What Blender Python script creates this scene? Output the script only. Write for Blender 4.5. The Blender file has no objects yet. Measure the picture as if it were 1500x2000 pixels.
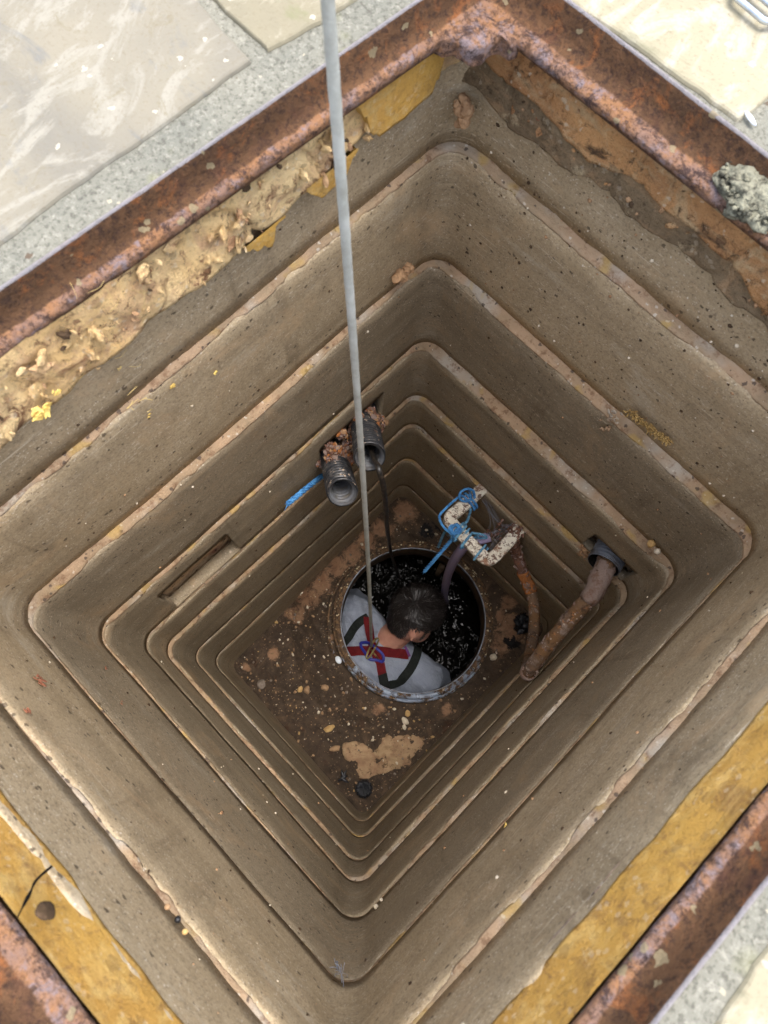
import bpy, bmesh, math, random
from mathutils import Vector, Matrix, noise
from mathutils.bvhtree import BVHTree

# ------------------------------------------------------------------ camera, world, sun, exposure
scene = bpy.context.scene
COL = scene.collection
EYE = Vector((0.10851, -0.16264, 0.605))            # metres above the paving
RT = Vector((0.700368, 0.713603, 0.015974))
DN = Vector((0.693849, -0.675389, -0.249845))
FW = Vector((-0.167502, 0.186067, -0.968154))
FPX = 1419.617                                      # focal length in photo pixels (1500 x 2000)
cd = bpy.data.cameras.new('camera')
cam = bpy.data.objects.new('camera', cd); COL.objects.link(cam)
up, back = -DN, -FW
cam.matrix_world = Matrix(((RT.x, up.x, back.x, EYE.x), (RT.y, up.y, back.y, EYE.y),
                           (RT.z, up.z, back.z, EYE.z), (0, 0, 0, 1)))
cd.sensor_fit = 'VERTICAL'; cd.sensor_height = 36; cd.lens = 36 * FPX / 2000
cd.clip_start = 0.02; cd.clip_end = 500
cd.dof.use_dof = True; cd.dof.focus_distance = 2.0; cd.dof.aperture_fstop = 9
scene.camera = cam

SUN_EL, SUN_AZ = 79.0, 20.0                         # veiled sun, almost overhead
world = bpy.data.worlds.new('World'); scene.world = world
world.use_nodes = True
wn = world.node_tree; wn.nodes.clear()
sky = wn.nodes.new('ShaderNodeTexSky'); sky.sky_type = 'NISHITA'; sky.sun_disc = False
sky.sun_elevation = math.radians(SUN_EL); sky.sun_rotation = math.radians(SUN_AZ)
sky.air_density = 1.0; sky.dust_density = 4.0; sky.ozone_density = 1.0
hs = wn.nodes.new('ShaderNodeHueSaturation'); hs.inputs['Saturation'].default_value = 0.6
bg = wn.nodes.new('ShaderNodeBackground'); bg.inputs[1].default_value = 0.15
wo = wn.nodes.new('ShaderNodeOutputWorld')
wn.links.new(sky.outputs[0], hs.inputs['Color']); wn.links.new(hs.outputs[0], bg.inputs[0]); wn.links.new(bg.outputs[0], wo.inputs[0])

sl = bpy.data.lights.new('sun', 'SUN'); sl.energy = 0.62; sl.angle = math.radians(34); sl.color = (1.0, 0.975, 0.94)
so = bpy.data.objects.new('sun', sl); COL.objects.link(so)
_e, _a = math.radians(SUN_EL), math.radians(SUN_AZ)
sdir = Vector((math.sin(_a) * math.cos(_e), math.cos(_a) * math.cos(_e), math.sin(_e)))
so.rotation_euler = sdir.to_track_quat('Z', 'Y').to_euler(); so.location = (0, 0, 8)

scene.view_settings.view_transform = 'Standard'; scene.view_settings.look = 'None'
scene.view_settings.exposure = 1.9; scene.view_settings.gamma = 1.0
scene.render.engine = 'CYCLES'
scene.cycles.max_bounces = 10; scene.cycles.diffuse_bounces = 7; scene.cycles.glossy_bounces = 4
scene.cycles.use_denoising = True
scene.cycles.caustics_reflective = False; scene.cycles.caustics_refractive = False

# ------------------------------------------------------------------ survey helpers: a photo pixel taken onto a plane of known place
def ray(px, py): return FW + RT * ((px - 750) / FPX) + DN * ((py - 1000) / FPX)
def at(px, py, dep): return EYE + ray(px, py) * dep
def on_z(px, py, z): d = ray(px, py); return EYE + d * ((z - EYE.z) / d.z)
def on_x(px, py, x): d = ray(px, py); return EYE + d * ((x - EYE.x) / d.x)
def on_y(px, py, y): d = ray(px, py); return EYE + d * ((y - EYE.y) / d.y)
def nz(p, s=1.0, seed=0.0): return noise.noise(Vector((p[0] * s + seed, p[1] * s - seed * .7, p[2] * s + seed * 1.3)))
def fbm(p, s=1.0, seed=0.0, o=4):
    v, a = 0, 1
    for i in range(o): v += a * nz(p, s, seed + i * 7.1); s *= 2.1; a *= .5
    return v
rnd = random.Random(7)
U = rnd.uniform

# ------------------------------------------------------------------ objects
def mesh_obj(name, bm, mat=None, parent=None, smooth=True, mats=None):
    me = bpy.data.meshes.new(name); bm.to_mesh(me); bm.free()
    if smooth:
        for p in me.polygons: p.use_smooth = True
    o = bpy.data.objects.new(name, me); COL.objects.link(o)
    for m in (mats or ([mat] if mat else [])): me.materials.append(m)
    if parent: o.parent = parent
    return o
def tag(o, label=None, cat=None, group=None, kind=None):
    if label: o['label'] = label
    if cat: o['category'] = cat
    if group: o['group'] = group
    if kind: o['kind'] = kind
    return o
def thing(name, label, cat, loc=(0, 0, 0), group=None):
    o = bpy.data.objects.new(name, None); COL.objects.link(o); o.location = loc; o.empty_display_size = .05
    return tag(o, label, cat, group)
def put(o, parent):                                  # parent without moving (world coordinates baked in the mesh)
    o.parent = parent; o.matrix_parent_inverse = Matrix.Translation(parent.location).inverted(); return o
def bake(o):
    bpy.context.view_layer.update()
    dg = bpy.context.evaluated_depsgraph_get()
    me = bpy.data.meshes.new_from_object(o.evaluated_get(dg)); old = o.data
    mats = list(old.materials); o.modifiers.clear(); o.data = me; me.name = o.name
    if not me.materials:
        for m in mats: me.materials.append(m)
    for p in me.polygons: p.use_smooth = True
    bpy.data.meshes.remove(old)

# ------------------------------------------------------------------ materials
def S(r, g, b):
    f = lambda c: (c / 12.92 if c <= .04045 else ((c + .055) / 1.055) ** 2.4)
    return (f(r / 255), f(g / 255), f(b / 255), 1)
class Mat:
    def __init__(s, name, rough=.8, spec=.3):
        s.m = bpy.data.materials.new(name); s.m.use_nodes = True; s.nt = s.m.node_tree
        s.b = s.nt.nodes['Principled BSDF']; s.b.inputs['Roughness'].default_value = rough
        s.b.inputs['Specular IOR Level'].default_value = spec
        s.co = s.nt.nodes.new('ShaderNodeTexCoord').outputs['Object']
        s.nrm = None
    def n(s, t): return s.nt.nodes.new(t)
    def L(s, a, b): s.nt.links.new(a, b)
    def inp(s, sock, v):
        if hasattr(v, 'is_linked') or isinstance(v, bpy.types.NodeSocket): s.L(v, sock)
        else: sock.default_value = v
    def scale(s, x, y, z, rot=(0, 0, 0)):
        n = s.n('ShaderNodeMapping'); s.L(s.co, n.inputs[0]); n.inputs['Scale'].default_value = (x, y, z); n.inputs['Rotation'].default_value = rot
        return n.outputs[0]
    def noise(s, sc, det=4, ro=.6, vec=None, dist=0):
        n = s.n('ShaderNodeTexNoise'); s.L(vec or s.co, n.inputs['Vector'])
        n.inputs['Scale'].default_value = sc; n.inputs['Detail'].default_value = det; n.inputs['Roughness'].default_value = ro; n.inputs['Distortion'].default_value = dist
        return n.outputs['Fac']
    def vor(s, sc, vec=None, feat='F1', out='Distance', rnd=1.0):
        n = s.n('ShaderNodeTexVoronoi'); n.feature = feat; s.L(vec or s.co, n.inputs['Vector']); n.inputs['Scale'].default_value = sc
        n.inputs['Randomness'].default_value = rnd
        return n.outputs[out]
    def ramp(s, f, *st, interp='LINEAR'):
        n = s.n('ShaderNodeValToRGB'); s.L(f, n.inputs[0]); cr = n.color_ramp; cr.interpolation = interp
        while len(cr.elements) < len(st): cr.elements.new(.5)
        for e, (p, c) in zip(cr.elements, st):
            e.position = p; e.color = c if hasattr(c, '__len__') else (c, c, c, 1)
        return n.outputs[0]
    def mix(s, f, a, b, mode='MIX'):
        n = s.n('ShaderNodeMix'); n.data_type = 'RGBA'; n.blend_type = mode
        s.inp(n.inputs[0], f); s.inp(n.inputs[6], a); s.inp(n.inputs[7], b); return n.outputs[2]
    def ma(s, op, a, b=0.5, c=None, clamp=False):
        n = s.n('ShaderNodeMath'); n.operation = op; n.use_clamp = clamp; s.inp(n.inputs[0], a); s.inp(n.inputs[1], b)
        if c is not None: s.inp(n.inputs[2], c)
        return n.outputs[0]
    def attr(s, name, out='Fac'):
        n = s.n('ShaderNodeAttribute'); n.attribute_name = name; return n.outputs[out]
    def bump(s, h, st=.5, d=.003):
        n = s.n('ShaderNodeBump'); s.L(h, n.inputs['Height']); n.inputs['Strength'].default_value = st; n.inputs['Distance'].default_value = d
        if s.nrm: s.L(s.nrm, n.inputs['Normal'])
        s.nrm = n.outputs[0]; s.L(s.nrm, s.b.inputs['Normal'])
    def specks(s, sc, dens, size, vec=None):          # sparse dots: 1 inside a dot
        v = vec or s.co
        w = s.n('ShaderNodeTexNoise'); s.L(v, w.inputs['Vector']); w.inputs['Scale'].default_value = sc * 1.7; w.inputs['Detail'].default_value = 2
        vm = s.n('ShaderNodeVectorMath'); vm.operation = 'MULTIPLY_ADD'; s.L(w.outputs['Color'], vm.inputs[0]); vm.inputs[1].default_value = (.75 / sc,) * 3; s.L(v, vm.inputs[2]); v = vm.outputs[0]
        d = s.vor(sc, v); c = s.vor(sc, v, out='Color')
        sp = s.n('ShaderNodeSeparateColor'); s.L(c, sp.inputs[0])
        keep = s.ma('GREATER_THAN', sp.outputs[0], 1 - dens)
        lim = s.ma('MULTIPLY_ADD', sp.outputs[1], size * 1.1, size * .35)
        return s.ma('MULTIPLY', s.ma('LESS_THAN', d, lim), keep)
    def n_sep(s, c):
        n = s.n('ShaderNodeSeparateColor'); s.L(c, n.inputs[0]); return n.outputs[0]
    def col(s, c): s.inp(s.b.inputs['Base Color'], c); return s
    def rough(s, r): s.inp(s.b.inputs['Roughness'], r)
    def metal(s, v): s.inp(s.b.inputs['Metallic'], v)

def grp_mat(name, c1, c2, c3, dust=.5):
    g = Mat(name, .62, .35)
    big = g.noise(3.2, 5, .62); med = g.noise(16, 5, .7)
    base = g.mix(g.ramp(big, (.3, 0), (.72, 1)), c1, c2)
    # drag marks and dust streaks that run along the joints
    st = g.noise(1, 5, .75, g.scale(7, 7, 150)); stm = g.ramp(st, (.52, 0), (.78, 1))
    blot = g.ramp(g.noise(4.5, 3, .6, g.scale(1, 1, 1.8)), (.42, 0), (.68, 1))
    base = g.mix(g.ma('MULTIPLY', g.ma('MULTIPLY', stm, blot), dust), base, c3)
    base = g.mix(g.ramp(med, (.46, 0), (.8, .42)), base, c3)
    dirt = g.ramp(g.noise(9, 6, .75, None, .6), (.56, 0), (.78, .6))
    base = g.mix(dirt, base, S(88, 74, 56))
    fine = g.noise(230, 3, .8)
    base = g.mix(g.ramp(fine, (.34, .6), (.5, 0)), base, S(84, 70, 52))
    base = g.mix(g.ramp(g.noise(300, 3, .8, g.scale(1, 1, 1.6)), (.56, 0), (.72, .75)), base, S(206, 190, 164))
    # run-down streaks, damp blots, long scrapes; every moulding has its own tone
    dr = g.ramp(g.noise(1, 4, .7, g.scale(26, 26, 1.6)), (.54, 0), (.72, .55))
    base = g.mix(g.ma('MULTIPLY', dr, g.ramp(g.noise(3.1, 3), (.44, 0), (.6, 1))), base, S(98, 82, 60))
    base = g.mix(g.ramp(g.noise(5.2, 7, .78, None, .9), (.54, 0), (.68, .6)), base, S(186, 158, 122))
    base = g.mix(g.ramp(g.noise(1, 5, .8, g.scale(5, 5, 14)), (.58, 0), (.70, .55)), base, S(182, 172, 152))
    base = g.mix(g.ramp(g.noise(4.1, 5, .72, None, .5), (.62, 0), (.74, .5)), base, S(98, 84, 66))
    base = g.mix(g.ramp(g.noise(1, 4, .7, g.scale(.8, .8, 16)), (.52, 0), (.66, .32)), base, S(112, 98, 76))
    scr = g.ramp(g.noise(1, 2, .5, g.scale(9, 9, 420)), (.66, 0), (.72, .8))
    base = g.mix(g.ma('MULTIPLY', scr, g.ramp(g.noise(7, 3), (.5, 0), (.62, 1))), base, S(204, 190, 166))
    oi = g.n('ShaderNodeObjectInfo')
    bc = g.n('ShaderNodeHueSaturation'); bc.inputs['Saturation'].default_value = 1.0; g.L(base, bc.inputs['Color']); g.L(g.ma('MULTIPLY_ADD', oi.outputs['Random'], .2, .9), bc.inputs['Value']); base = bc.outputs[0]
    # short pale scratches and bits of grit caught on the moulding
    sv = g.scale(60, 60, 210)
    base = g.mix(g.ma('MULTIPLY', g.specks(1.0, .30, .23, sv), g.ramp(g.noise(11, 3), (.45, 0), (.6, .75))), base, S(205, 190, 165))
    base = g.mix(g.ma('MULTIPLY', g.specks(330, .16, .3), .6), base, S(220, 208, 188))
    base = g.mix(g.ma('MULTIPLY', g.specks(120, .07, .3), .75), base, S(60, 48, 36))
    g.col(base)
    g.rough(g.ramp(med, (.3, .5), (.7, .8)))
    g.bump(g.noise(200, 4, .75), .6, .0022); g.bump(big, .5, .006)
    return g.m
M = {}
M['grp'] = grp_mat('moulded plastic, dusty', S(168, 149, 118), S(150, 134, 107), S(196, 178, 148), .95)
M['grp_low'] = grp_mat('moulded plastic, grimy', S(158, 142, 116), S(140, 127, 105), S(188, 170, 140), .9)

g = Mat('clay mortar seam', .95, .1)
a = g.noise(60, 5, .7); 
c = g.mix(g.ramp(g.noise(14, 4, .6), (.4, 0), (.62, 1)), S(168, 142, 114), S(150, 130, 104))
c = g.mix(g.ramp(g.noise(8, 3, .6), (.52, 0), (.66, .85)), c, S(172, 164, 150))
c = g.mix(g.ramp(a, (.35, .8), (.48, 0)), c, S(120, 92, 70))
c = g.mix(g.ma('MULTIPLY', g.specks(170, .10, .34), .7), c, S(196, 186, 168))
c = g.mix(g.ma('MULTIPLY', g.specks(120, .14, .34), .8), c, S(78, 68, 62))
c = g.mix(g.ramp(g.noise(22, 2, .5), (.6, 0), (.68, .5)), c, S(180, 150, 80))
g.col(c); g.bump(a, .8, .004); g.bump(g.noise(300, 3, .7), .6, .0015); M['seam'] = g.m

def mortar_mat(name, c1, c2, c3, stain, smooth=.5, pits=.5, dots=1.0):
    g = Mat(name, .92, .15)
    c = g.mix(g.ramp(g.noise(9, 5, .6), (.38, 0), (.62, 1)), c1, c2)
    c = g.mix(g.ramp(g.noise(22, 5, .7, None, .8), (.5, 0), (.66, .9)), c, c3)
    c = g.mix(g.ramp(g.noise(16, 5, .7, None, 1.0), (.56, 0), (.66, pits)), c, stain)
    c = g.mix(g.ramp(g.noise(120, 3, .7), (.3, .5), (.45, 0)), c, stain)
    c = g.mix(g.ma('MULTIPLY', g.specks(60, .12, .35), .8 * dots), c, S(70, 52, 44))
    c = g.mix(g.ramp(g.noise(48, 6, .8, None, .5), (.55, 0), (.63, pits)), c, stain)
    c = g.mix(g.ramp(g.noise(30, 6, .8), (.58, 0), (.70, .6)), c, S(226, 206, 166))
    c = g.mix(g.ma('MULTIPLY', g.specks(150, .12, .4), .7 * dots), c, S(222, 210, 186))
    c = g.mix(g.ramp(g.noise(1, 4, .7, g.scale(9, 9, 70)), (.52, 0), (.7, .6)), c, c3)
    g.col(c); g.bump(g.noise(70, 6, .8), .9, .009 * (1.3 - smooth)); g.bump(g.noise(260, 4, .8), .8, .0025)
    return g.m
M['m_cream'] = mortar_mat('crumbling cream mortar', S(242, 212, 158), S(228, 190, 130), S(206, 166, 128), S(110, 74, 54), .0, .9, .5)
M['m_orange'] = mortar_mat('rust stained mortar', S(206, 156, 104), S(172, 126, 86), S(196, 168, 128), S(84, 66, 50), .2, .95, .7)
M['m_crust'] = mortar_mat('dark dirt crust', S(146, 126, 98), S(126, 108, 84), S(168, 138, 104), S(84, 70, 54), .1, .8, .3)
M['m_ochre'] = mortar_mat('ochre mortar', S(196, 154, 78), S(182, 140, 72), S(204, 170, 104), S(126, 94, 64), .5, .55, .3)
M['m_yellow'] = mortar_mat('yellow ochre slab', S(206, 162, 82), S(196, 152, 80), S(196, 166, 108), S(140, 104, 64), .7, .3, .2)
M['m_pink'] = mortar_mat('pinkish gritty mortar', S(200, 170, 145), S(190, 165, 140), S(180, 160, 150), S(110, 92, 84), .3, .5)

g = Mat('rusted steel frame', .85, .3)
c = g.mix(g.ramp(g.noise(7, 5, .65), (.36, 0), (.62, 1)), S(84, 60, 40), S(112, 80, 54))
c = g.mix(g.ramp(g.noise(24, 5, .7, None, .7), (.55, 0), (.68, .7)), c, S(158, 96, 50))
c = g.mix(g.ramp(g.noise(15, 5, .7, None, .5), (.55, 0), (.68, .8)), c, S(84, 54, 42))
zc_ = g.n('ShaderNodeSeparateXYZ'); g.L(g.co, zc_.inputs[0])
low = g.ramp(g.ma('ADD', zc_.outputs[2], g.ma('MULTIPLY', g.ma('SUBTRACT', g.noise(14, 4, .7), .5), .03)), (.0, 0), (1, 0))
seat = g.attr('seat')                                # the ledge carries flaking, paler scale
sm = g.ramp(g.ma('ADD', seat, g.ma('MULTIPLY', g.ma('SUBTRACT', g.noise(30, 5, .7), .5), .9)), (.45, 0), (.62, 1))
c = g.mix(sm, c, g.mix(g.ramp(g.noise(26, 5, .75), (.4, 0), (.58, 1)), S(142, 112, 96), S(154, 112, 78)))
c = g.mix(g.ma('MULTIPLY', sm, g.ramp(g.noise(40, 5, .75, None, .5), (.5, 0), (.62, .9))), c, S(134, 122, 126))
c = g.mix(g.ma('MULTIPLY', sm, g.ramp(g.noise(44, 6, .8, None, .6), (.53, 0), (.60, .9))), c, S(66, 50, 48))
c = g.mix(g.ramp(g.noise(120, 4, .8), (.38, .75), (.52, 0)), c, S(54, 38, 32))
c = g.mix(g.ramp(g.noise(95, 4, .8), (.58, 0), (.72, .5)), c, S(146, 104, 76))
edge = g.attr('edge')
c = g.mix(g.ramp(g.ma('ADD', edge, g.ma('MULTIPLY', g.ma('SUBTRACT', g.noise(20, 4, .7), .5), .5)), (.5, 0), (.6, .85)), c, S(148, 145, 148))
c = g.mix(g.ma('MULTIPLY', g.specks(75, .1, .3), .8), c, S(150, 136, 106))
g.col(c); g.bump(g.noise(45, 6, .8), 1.0, .010); g.bump(g.noise(190, 4, .8), .9, .003); M['rust_frame'] = g.m

g = Mat('grey bedding mortar', .95, .15)
c = g.mix(g.ramp(g.noise(5, 4, .6), (.35, 0), (.65, 1)), S(128, 126, 114), S(112, 112, 103))
c = g.mix(g.ramp(g.noise(180, 3, .8), (.38, .7), (.5, 0)), c, S(80, 78, 70))
c = g.mix(g.ramp(g.noise(150, 4, .85), (.52, 0), (.70, .7)), c, S(160, 157, 144))
c = g.mix(g.ma('MULTIPLY', g.specks(110, .03, .28), .8), c, S(170, 162, 142))
c = g.mix(g.ma('MULTIPLY', g.specks(45, .05, .26), .8), c, S(90, 74, 60))
c = g.mix(g.ramp(g.noise(6, 4, .7), (.62, 0), (.72, .4)), c, S(130, 132, 84))
g.col(c); g.bump(g.noise(240, 4, .75), .9, .003); M['bed'] = g.m

def slab_mat(name, c1, c2, c3, c4):
    g = Mat(name, .8, .25)
    w = g.noise(2.6, 4, .6, None, 1.5)
    c = g.mix(g.ramp(w, (.36, 0), (.6, 1)), c1, c2)
    c = g.mix(g.ramp(g.noise(9, 6, .68, g.scale(1.6, .7, 1, (0, 0, .6)), 2.2), (.5, 0), (.6, .85)), c, c3)
    c = g.mix(g.ramp(g.noise(6, 5, .7, g.scale(.7, 1.5, 1, (0, 0, .3)), 1.6), (.58, 0), (.68, .75)), c, c4)
    c = g.mix(g.ramp(g.noise(30, 5, .75, None, 1.0), (.6, 0), (.7, .7)), c, S(112, 104, 84))
    c = g.mix(g.ma('MULTIPLY', g.specks(90, .06, .26), .8), c, S(172, 166, 150))
    c = g.mix(g.ramp(g.noise(210, 3, .7), (.34, .35), (.46, 0)), c, S(106, 96, 78))
    g.col(c); g.bump(g.noise(8, 6, .7, None, 1.0), .6, .006); g.bump(g.noise(140, 4, .7), .4, .0015); return g.m
M['slab_brown'] = slab_mat('riven sandstone, grey brown', S(126, 120, 105), S(112, 108, 98), S(138, 134, 122), S(100, 101, 100))
M['slab_green'] = slab_mat('riven sandstone, greenish buff', S(134, 126, 104), S(120, 114, 96), S(146, 140, 122), S(112, 111, 84))
M['slab_buff'] = slab_mat('riven sandstone, pale buff', S(148, 140, 118), S(136, 130, 108), S(160, 154, 136), S(116, 113, 92))

g = Mat('pit soil', .95, .2)
soil = g.mix(g.ramp(g.noise(30, 5, .7), (.35, 0), (.65, 1)), S(63, 53, 44), S(84, 70, 57))
soil = g.mix(g.ramp(g.noise(170, 3, .75), (.58, 0), (.70, .6)), soil, S(112, 92, 72))
soil = g.mix(g.ma('MULTIPLY', g.specks(150, .09, .34), .8), soil, S(150, 126, 98))
soil = g.mix(g.ramp(g.noise(14, 6, .75, None, .8), (.54, 0), (.72, .55)), soil, S(132, 106, 82))
soil = g.mix(g.ramp(g.noise(11, 4, .7), (.6, 0), (.72, .6)), soil, S(74, 44, 28))
clay = g.mix(g.ramp(g.noise(18, 5, .6), (.4, 0), (.62, 1)), S(160, 126, 98), S(148, 112, 86))
clay = g.mix(g.ramp(g.noise(100, 4, .7), (.3, .6), (.44, 0)), clay, S(104, 78, 58))
msk = g.ramp(g.ma('ADD', g.attr('clay'), g.ma('MULTIPLY', g.ma('SUBTRACT', g.noise(19, 8, .8, None, .6), .5), 2.6)), (.36, 0), (.70, .95))
wet = g.ramp(g.ma('ADD', g.attr('wet'), g.ma('MULTIPLY', g.ma('SUBTRACT', g.noise(40, 5, .75), .5), 1.6)), (.5, 0), (.6, 1))
c = g.mix(msk, soil, clay); c = g.mix(wet, c, S(30, 28, 28)); g.col(c)
g.rough(g.ramp(wet, (0, .95), (1, .22)))
g.bump(g.noise(120, 5, .75), .9, .006); g.bump(g.noise(420, 3, .7), .6, .002); M['soil'] = g.m

g = Mat('backfill', .97, .1)
c = g.mix(g.ramp(g.noise(24, 5, .65), (.4, 0), (.62, 1)), S(190, 164, 132), S(164, 138, 108))
c = g.mix(g.ramp(g.noise(9, 3), (.56, 0), (.64, .7)), c, S(140, 84, 62))
cr = g.vor(26, None, 'DISTANCE_TO_EDGE')
c = g.mix(g.ramp(g.noise(60, 4, .7), (.34, .9), (.44, 0)), c, S(50, 40, 34))
g.col(c); g.bump(g.noise(60, 5, .75), 1.0, .008); M['earth'] = g.m

def plain(name, c, rough=.6, spec=.4, metal=0, var=None, vs=30, bump=.3, bs=160, bd=.001):
    g = Mat(name, rough, spec); g.metal(metal)
    if var: g.col(g.mix(g.ramp(g.noise(vs, 5, .7), (.45, 0), (.65, 1)), c, var))
    else: g.col(c)
    if bump: g.bump(g.noise(bs, 4, .7), bump, bd)
    return g.m
g = Mat('black corrugated plastic', .28, .6)
c = g.mix(g.ramp(g.noise(40, 5, .75), (.5, 0), (.64, .8)), S(40, 42, 46), S(96, 92, 88))
c = g.mix(g.ramp(g.noise(26, 5, .75), (.6, 0), (.7, .8)), c, S(120, 84, 60))
c = g.mix(g.ma('MULTIPLY', g.specks(200, .12, .35), .8), c, S(170, 150, 130)); g.col(c); g.bump(g.noise(200, 3), .3, .001); M['duct'] = g.m
M['duct_in'] = plain('grey duct lining', S(90, 92, 96), .4, .5, 0, S(76, 70, 62), 30)
M['duct_grey'] = plain('grey blue corrugated plastic', S(98, 104, 114), .4, .5, 0, S(70, 66, 62), 30)
M['cable'] = plain('black cable sheath', S(26, 25, 24), .45, .5, 0, S(78, 66, 54), 60)
M['void'] = plain('dark hollow', S(22, 19, 17), .95, .1)

g = Mat('rusty crumbs', .95, .1)
c = g.mix(g.ramp(g.noise(45, 4, .7), (.4, 0), (.6, 1)), S(96, 70, 58), S(140, 104, 88))
c = g.mix(g.ramp(g.noise(70, 4, .7), (.6, 0), (.66, .9)), c, S(176, 112, 66))
c = g.mix(g.ramp(g.noise(55, 4, .7, None, .6), (.58, 0), (.64, .9)), c, S(172, 158, 160))
c = g.mix(g.ramp(g.noise(90, 3, .7), (.3, .9), (.42, 0)), c, S(44, 32, 28)); g.col(c)
g.bump(g.noise(160, 4, .8), 1, .005); M['crumb'] = g.m

g = Mat('mud crusted hose', .85, .25)
c = g.mix(g.ramp(g.noise(12, 4, .6), (.38, 0), (.62, 1)), S(122, 92, 62), S(108, 92, 80))
c = g.mix(g.ramp(g.noise(30, 6, .8, None, .5), (.52, 0), (.6, .85)), c, S(70, 53, 42))
c = g.mix(g.ramp(g.noise(24, 5, .75), (.56, 0), (.64, .8)), c, S(150, 132, 120))
c = g.mix(g.ramp(g.noise(60, 5, .75), (.57, 0), (.64, .9)), c, S(170, 116, 74))
c = g.mix(g.ma('MULTIPLY', g.specks(170, .14, .36), .8), c, S(186, 168, 150)); g.col(c)
g.bump(g.noise(110, 5, .75), .9, .004); M['hose'] = g.m
M['hose_pale'] = plain('greyish mud crust', S(140, 122, 112), .9, .2, 0, S(110, 78, 60), 40, .9, 120, .004)
M['hose_orange'] = plain('orange rust crust', S(164, 104, 58), .95, .1, 0, S(104, 74, 54), 70, 1, 110, .004)
g = Mat('purple grey hose', .5, .4)
g.col(g.mix(g.ramp(g.noise(35, 5, .75), (.5, 0), (.68, .7)), S(160, 148, 182), S(166, 156, 164)))
g.bump(g.noise(120, 4), .25, .001); M['purple'] = g.m

g = Mat('chipped white paint', .7, .3)
c = g.mix(g.ramp(g.noise(30, 4, .6), (.4, 0), (.62, 1)), S(226, 220, 204), S(206, 198, 180))
c = g.mix(g.ramp(g.noise(75, 5, .75, None, .4), (.50, 0), (.56, .95)), c, S(100, 76, 64))
c = g.mix(g.ramp(g.noise(26, 5, .75, None, .7), (.55, 0), (.61, .9)), c, S(142, 104, 80))
g.col(c); g.bump(g.noise(80, 5, .75), .8, .003); M['chipped'] = g.m
def rope_mat(name, c1, c2):
    g = Mat(name, .75, .3)
    g.col(g.mix(g.ramp(g.noise(50, 4, .7), (.42, 0), (.66, .9)), c1, c2)); g.bump(g.noise(500, 3, .7), .6, .0012); return g.m
M['blue'] = rope_mat('blue polypropylene', S(86, 152, 208), S(44, 96, 156))
M['blue_old'] = rope_mat('faded blue polypropylene', S(112, 162, 190), S(58, 110, 150))
g = Mat('grey safety line', .6, .4)
g.col(g.mix(g.ramp(g.noise(18, 5, .7), (.42, 0), (.66, .8)), S(168, 170, 164), S(134, 134, 124)))
g.bump(g.noise(1, 2, .5, g.scale(300, 300, 700)), .5, .001); M['line'] = g.m

g = Mat('blue grey painted rim', .5, .45)
sx = g.n('ShaderNodeSeparateXYZ'); g.L(g.co, sx.inputs[0])
dirtier = g.ma('MULTIPLY', g.ma('ADD', g.ma('SUBTRACT', sx.outputs[1], sx.outputs[0]), .02), .55)    # silt lies thickest towards the bracket
dm = g.ramp(g.ma('ADD', g.ma('ADD', dirtier, g.noise(28, 6, .75, None, .4)), .0), (.36, 0), (.44, 1))
dirt = g.mix(g.ramp(g.noise(60, 5, .75), (.42, 0), (.6, 1)), S(58, 46, 36), S(112, 86, 60))
dirt = g.mix(g.ma('MULTIPLY', g.specks(120, .2, .36), .9), dirt, S(200, 184, 150))
g.col(g.mix(dm, g.mix(g.ramp(g.noise(20, 3), (.4, 0), (.6, 1)), S(150, 164, 184), S(120, 130, 146)), dirt))
g.rough(g.ramp(dm, (0, .35), (1, .95))); g.bump(dm, .8, .003); g.bump(g.noise(150, 4), .5, .002); M['rim'] = g.m
M['neck'] = plain('silty neck wall', S(74, 60, 46), .7, .3, 0, S(112, 90, 66), 14, .6, 60, .003)
M['tank'] = plain('black tank wall', S(30, 27, 24), .6, .3, 0, S(48, 40, 32), 8)
M['bright'] = plain('bright metal edge', S(140, 146, 156), .3, .5, .8, S(90, 84, 80), 40)

g = Mat('black water', .03, .35); g.b.inputs['IOR'].default_value = 1.33
g.col(S(13, 12, 10))
cm = g.ramp(g.noise(5.5, 3, .6), (.44, .06), (.64, 1))
g.bump(g.ma('MULTIPLY', g.noise(17, 2, .5, None, .8), cm), 1.0, .035); g.bump(g.ma('MULTIPLY', g.noise(40, 2, .5, None, .9), cm), 1.0, .010); M['water'] = g.m

g = Mat('heather grey jersey', .95, .1)
c = g.mix(g.noise(260, 2, .8), S(134, 141, 155), S(168, 175, 188))
c = g.mix(g.ramp(g.noise(12, 4, .6), (.4, 0), (.7, .6)), c, S(122, 130, 146)); c = g.mix(g.ramp(g.noise(9, 5, .75), (.58, 0), (.7, .5)), c, S(92, 90, 88)); g.col(c)
g.bump(g.noise(1, 4, .6, g.scale(18, 34, 22), 1.5), .7, .012); g.bump(g.noise(900, 2), .3, .0006); M['shirt'] = g.m
g = Mat('skin', .6, .35); g.b.inputs['Subsurface Weight'].default_value = .08; g.b.inputs['Subsurface Radius'].default_value = (.01, .004, .002)
g.col(g.mix(g.ramp(g.noise(30, 5, .65), (.4, 0), (.7, 1)), S(204, 152, 130), S(186, 128, 108))); g.bump(g.noise(300, 4), .3, .0006); M['skin'] = g.m
M['hair_base'] = plain('dark scalp hair', S(22, 19, 18), .7, .3, 0, S(40, 36, 34), 60, .8, 260, .003)
M['hair'] = plain('dark brown hair', S(36, 31, 29), .42, .5, 0, None, 30, 0)
M['hair_grey'] = plain('greying hair', S(112, 106, 104), .45, .5, 0, None, 30, 0)
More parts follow.
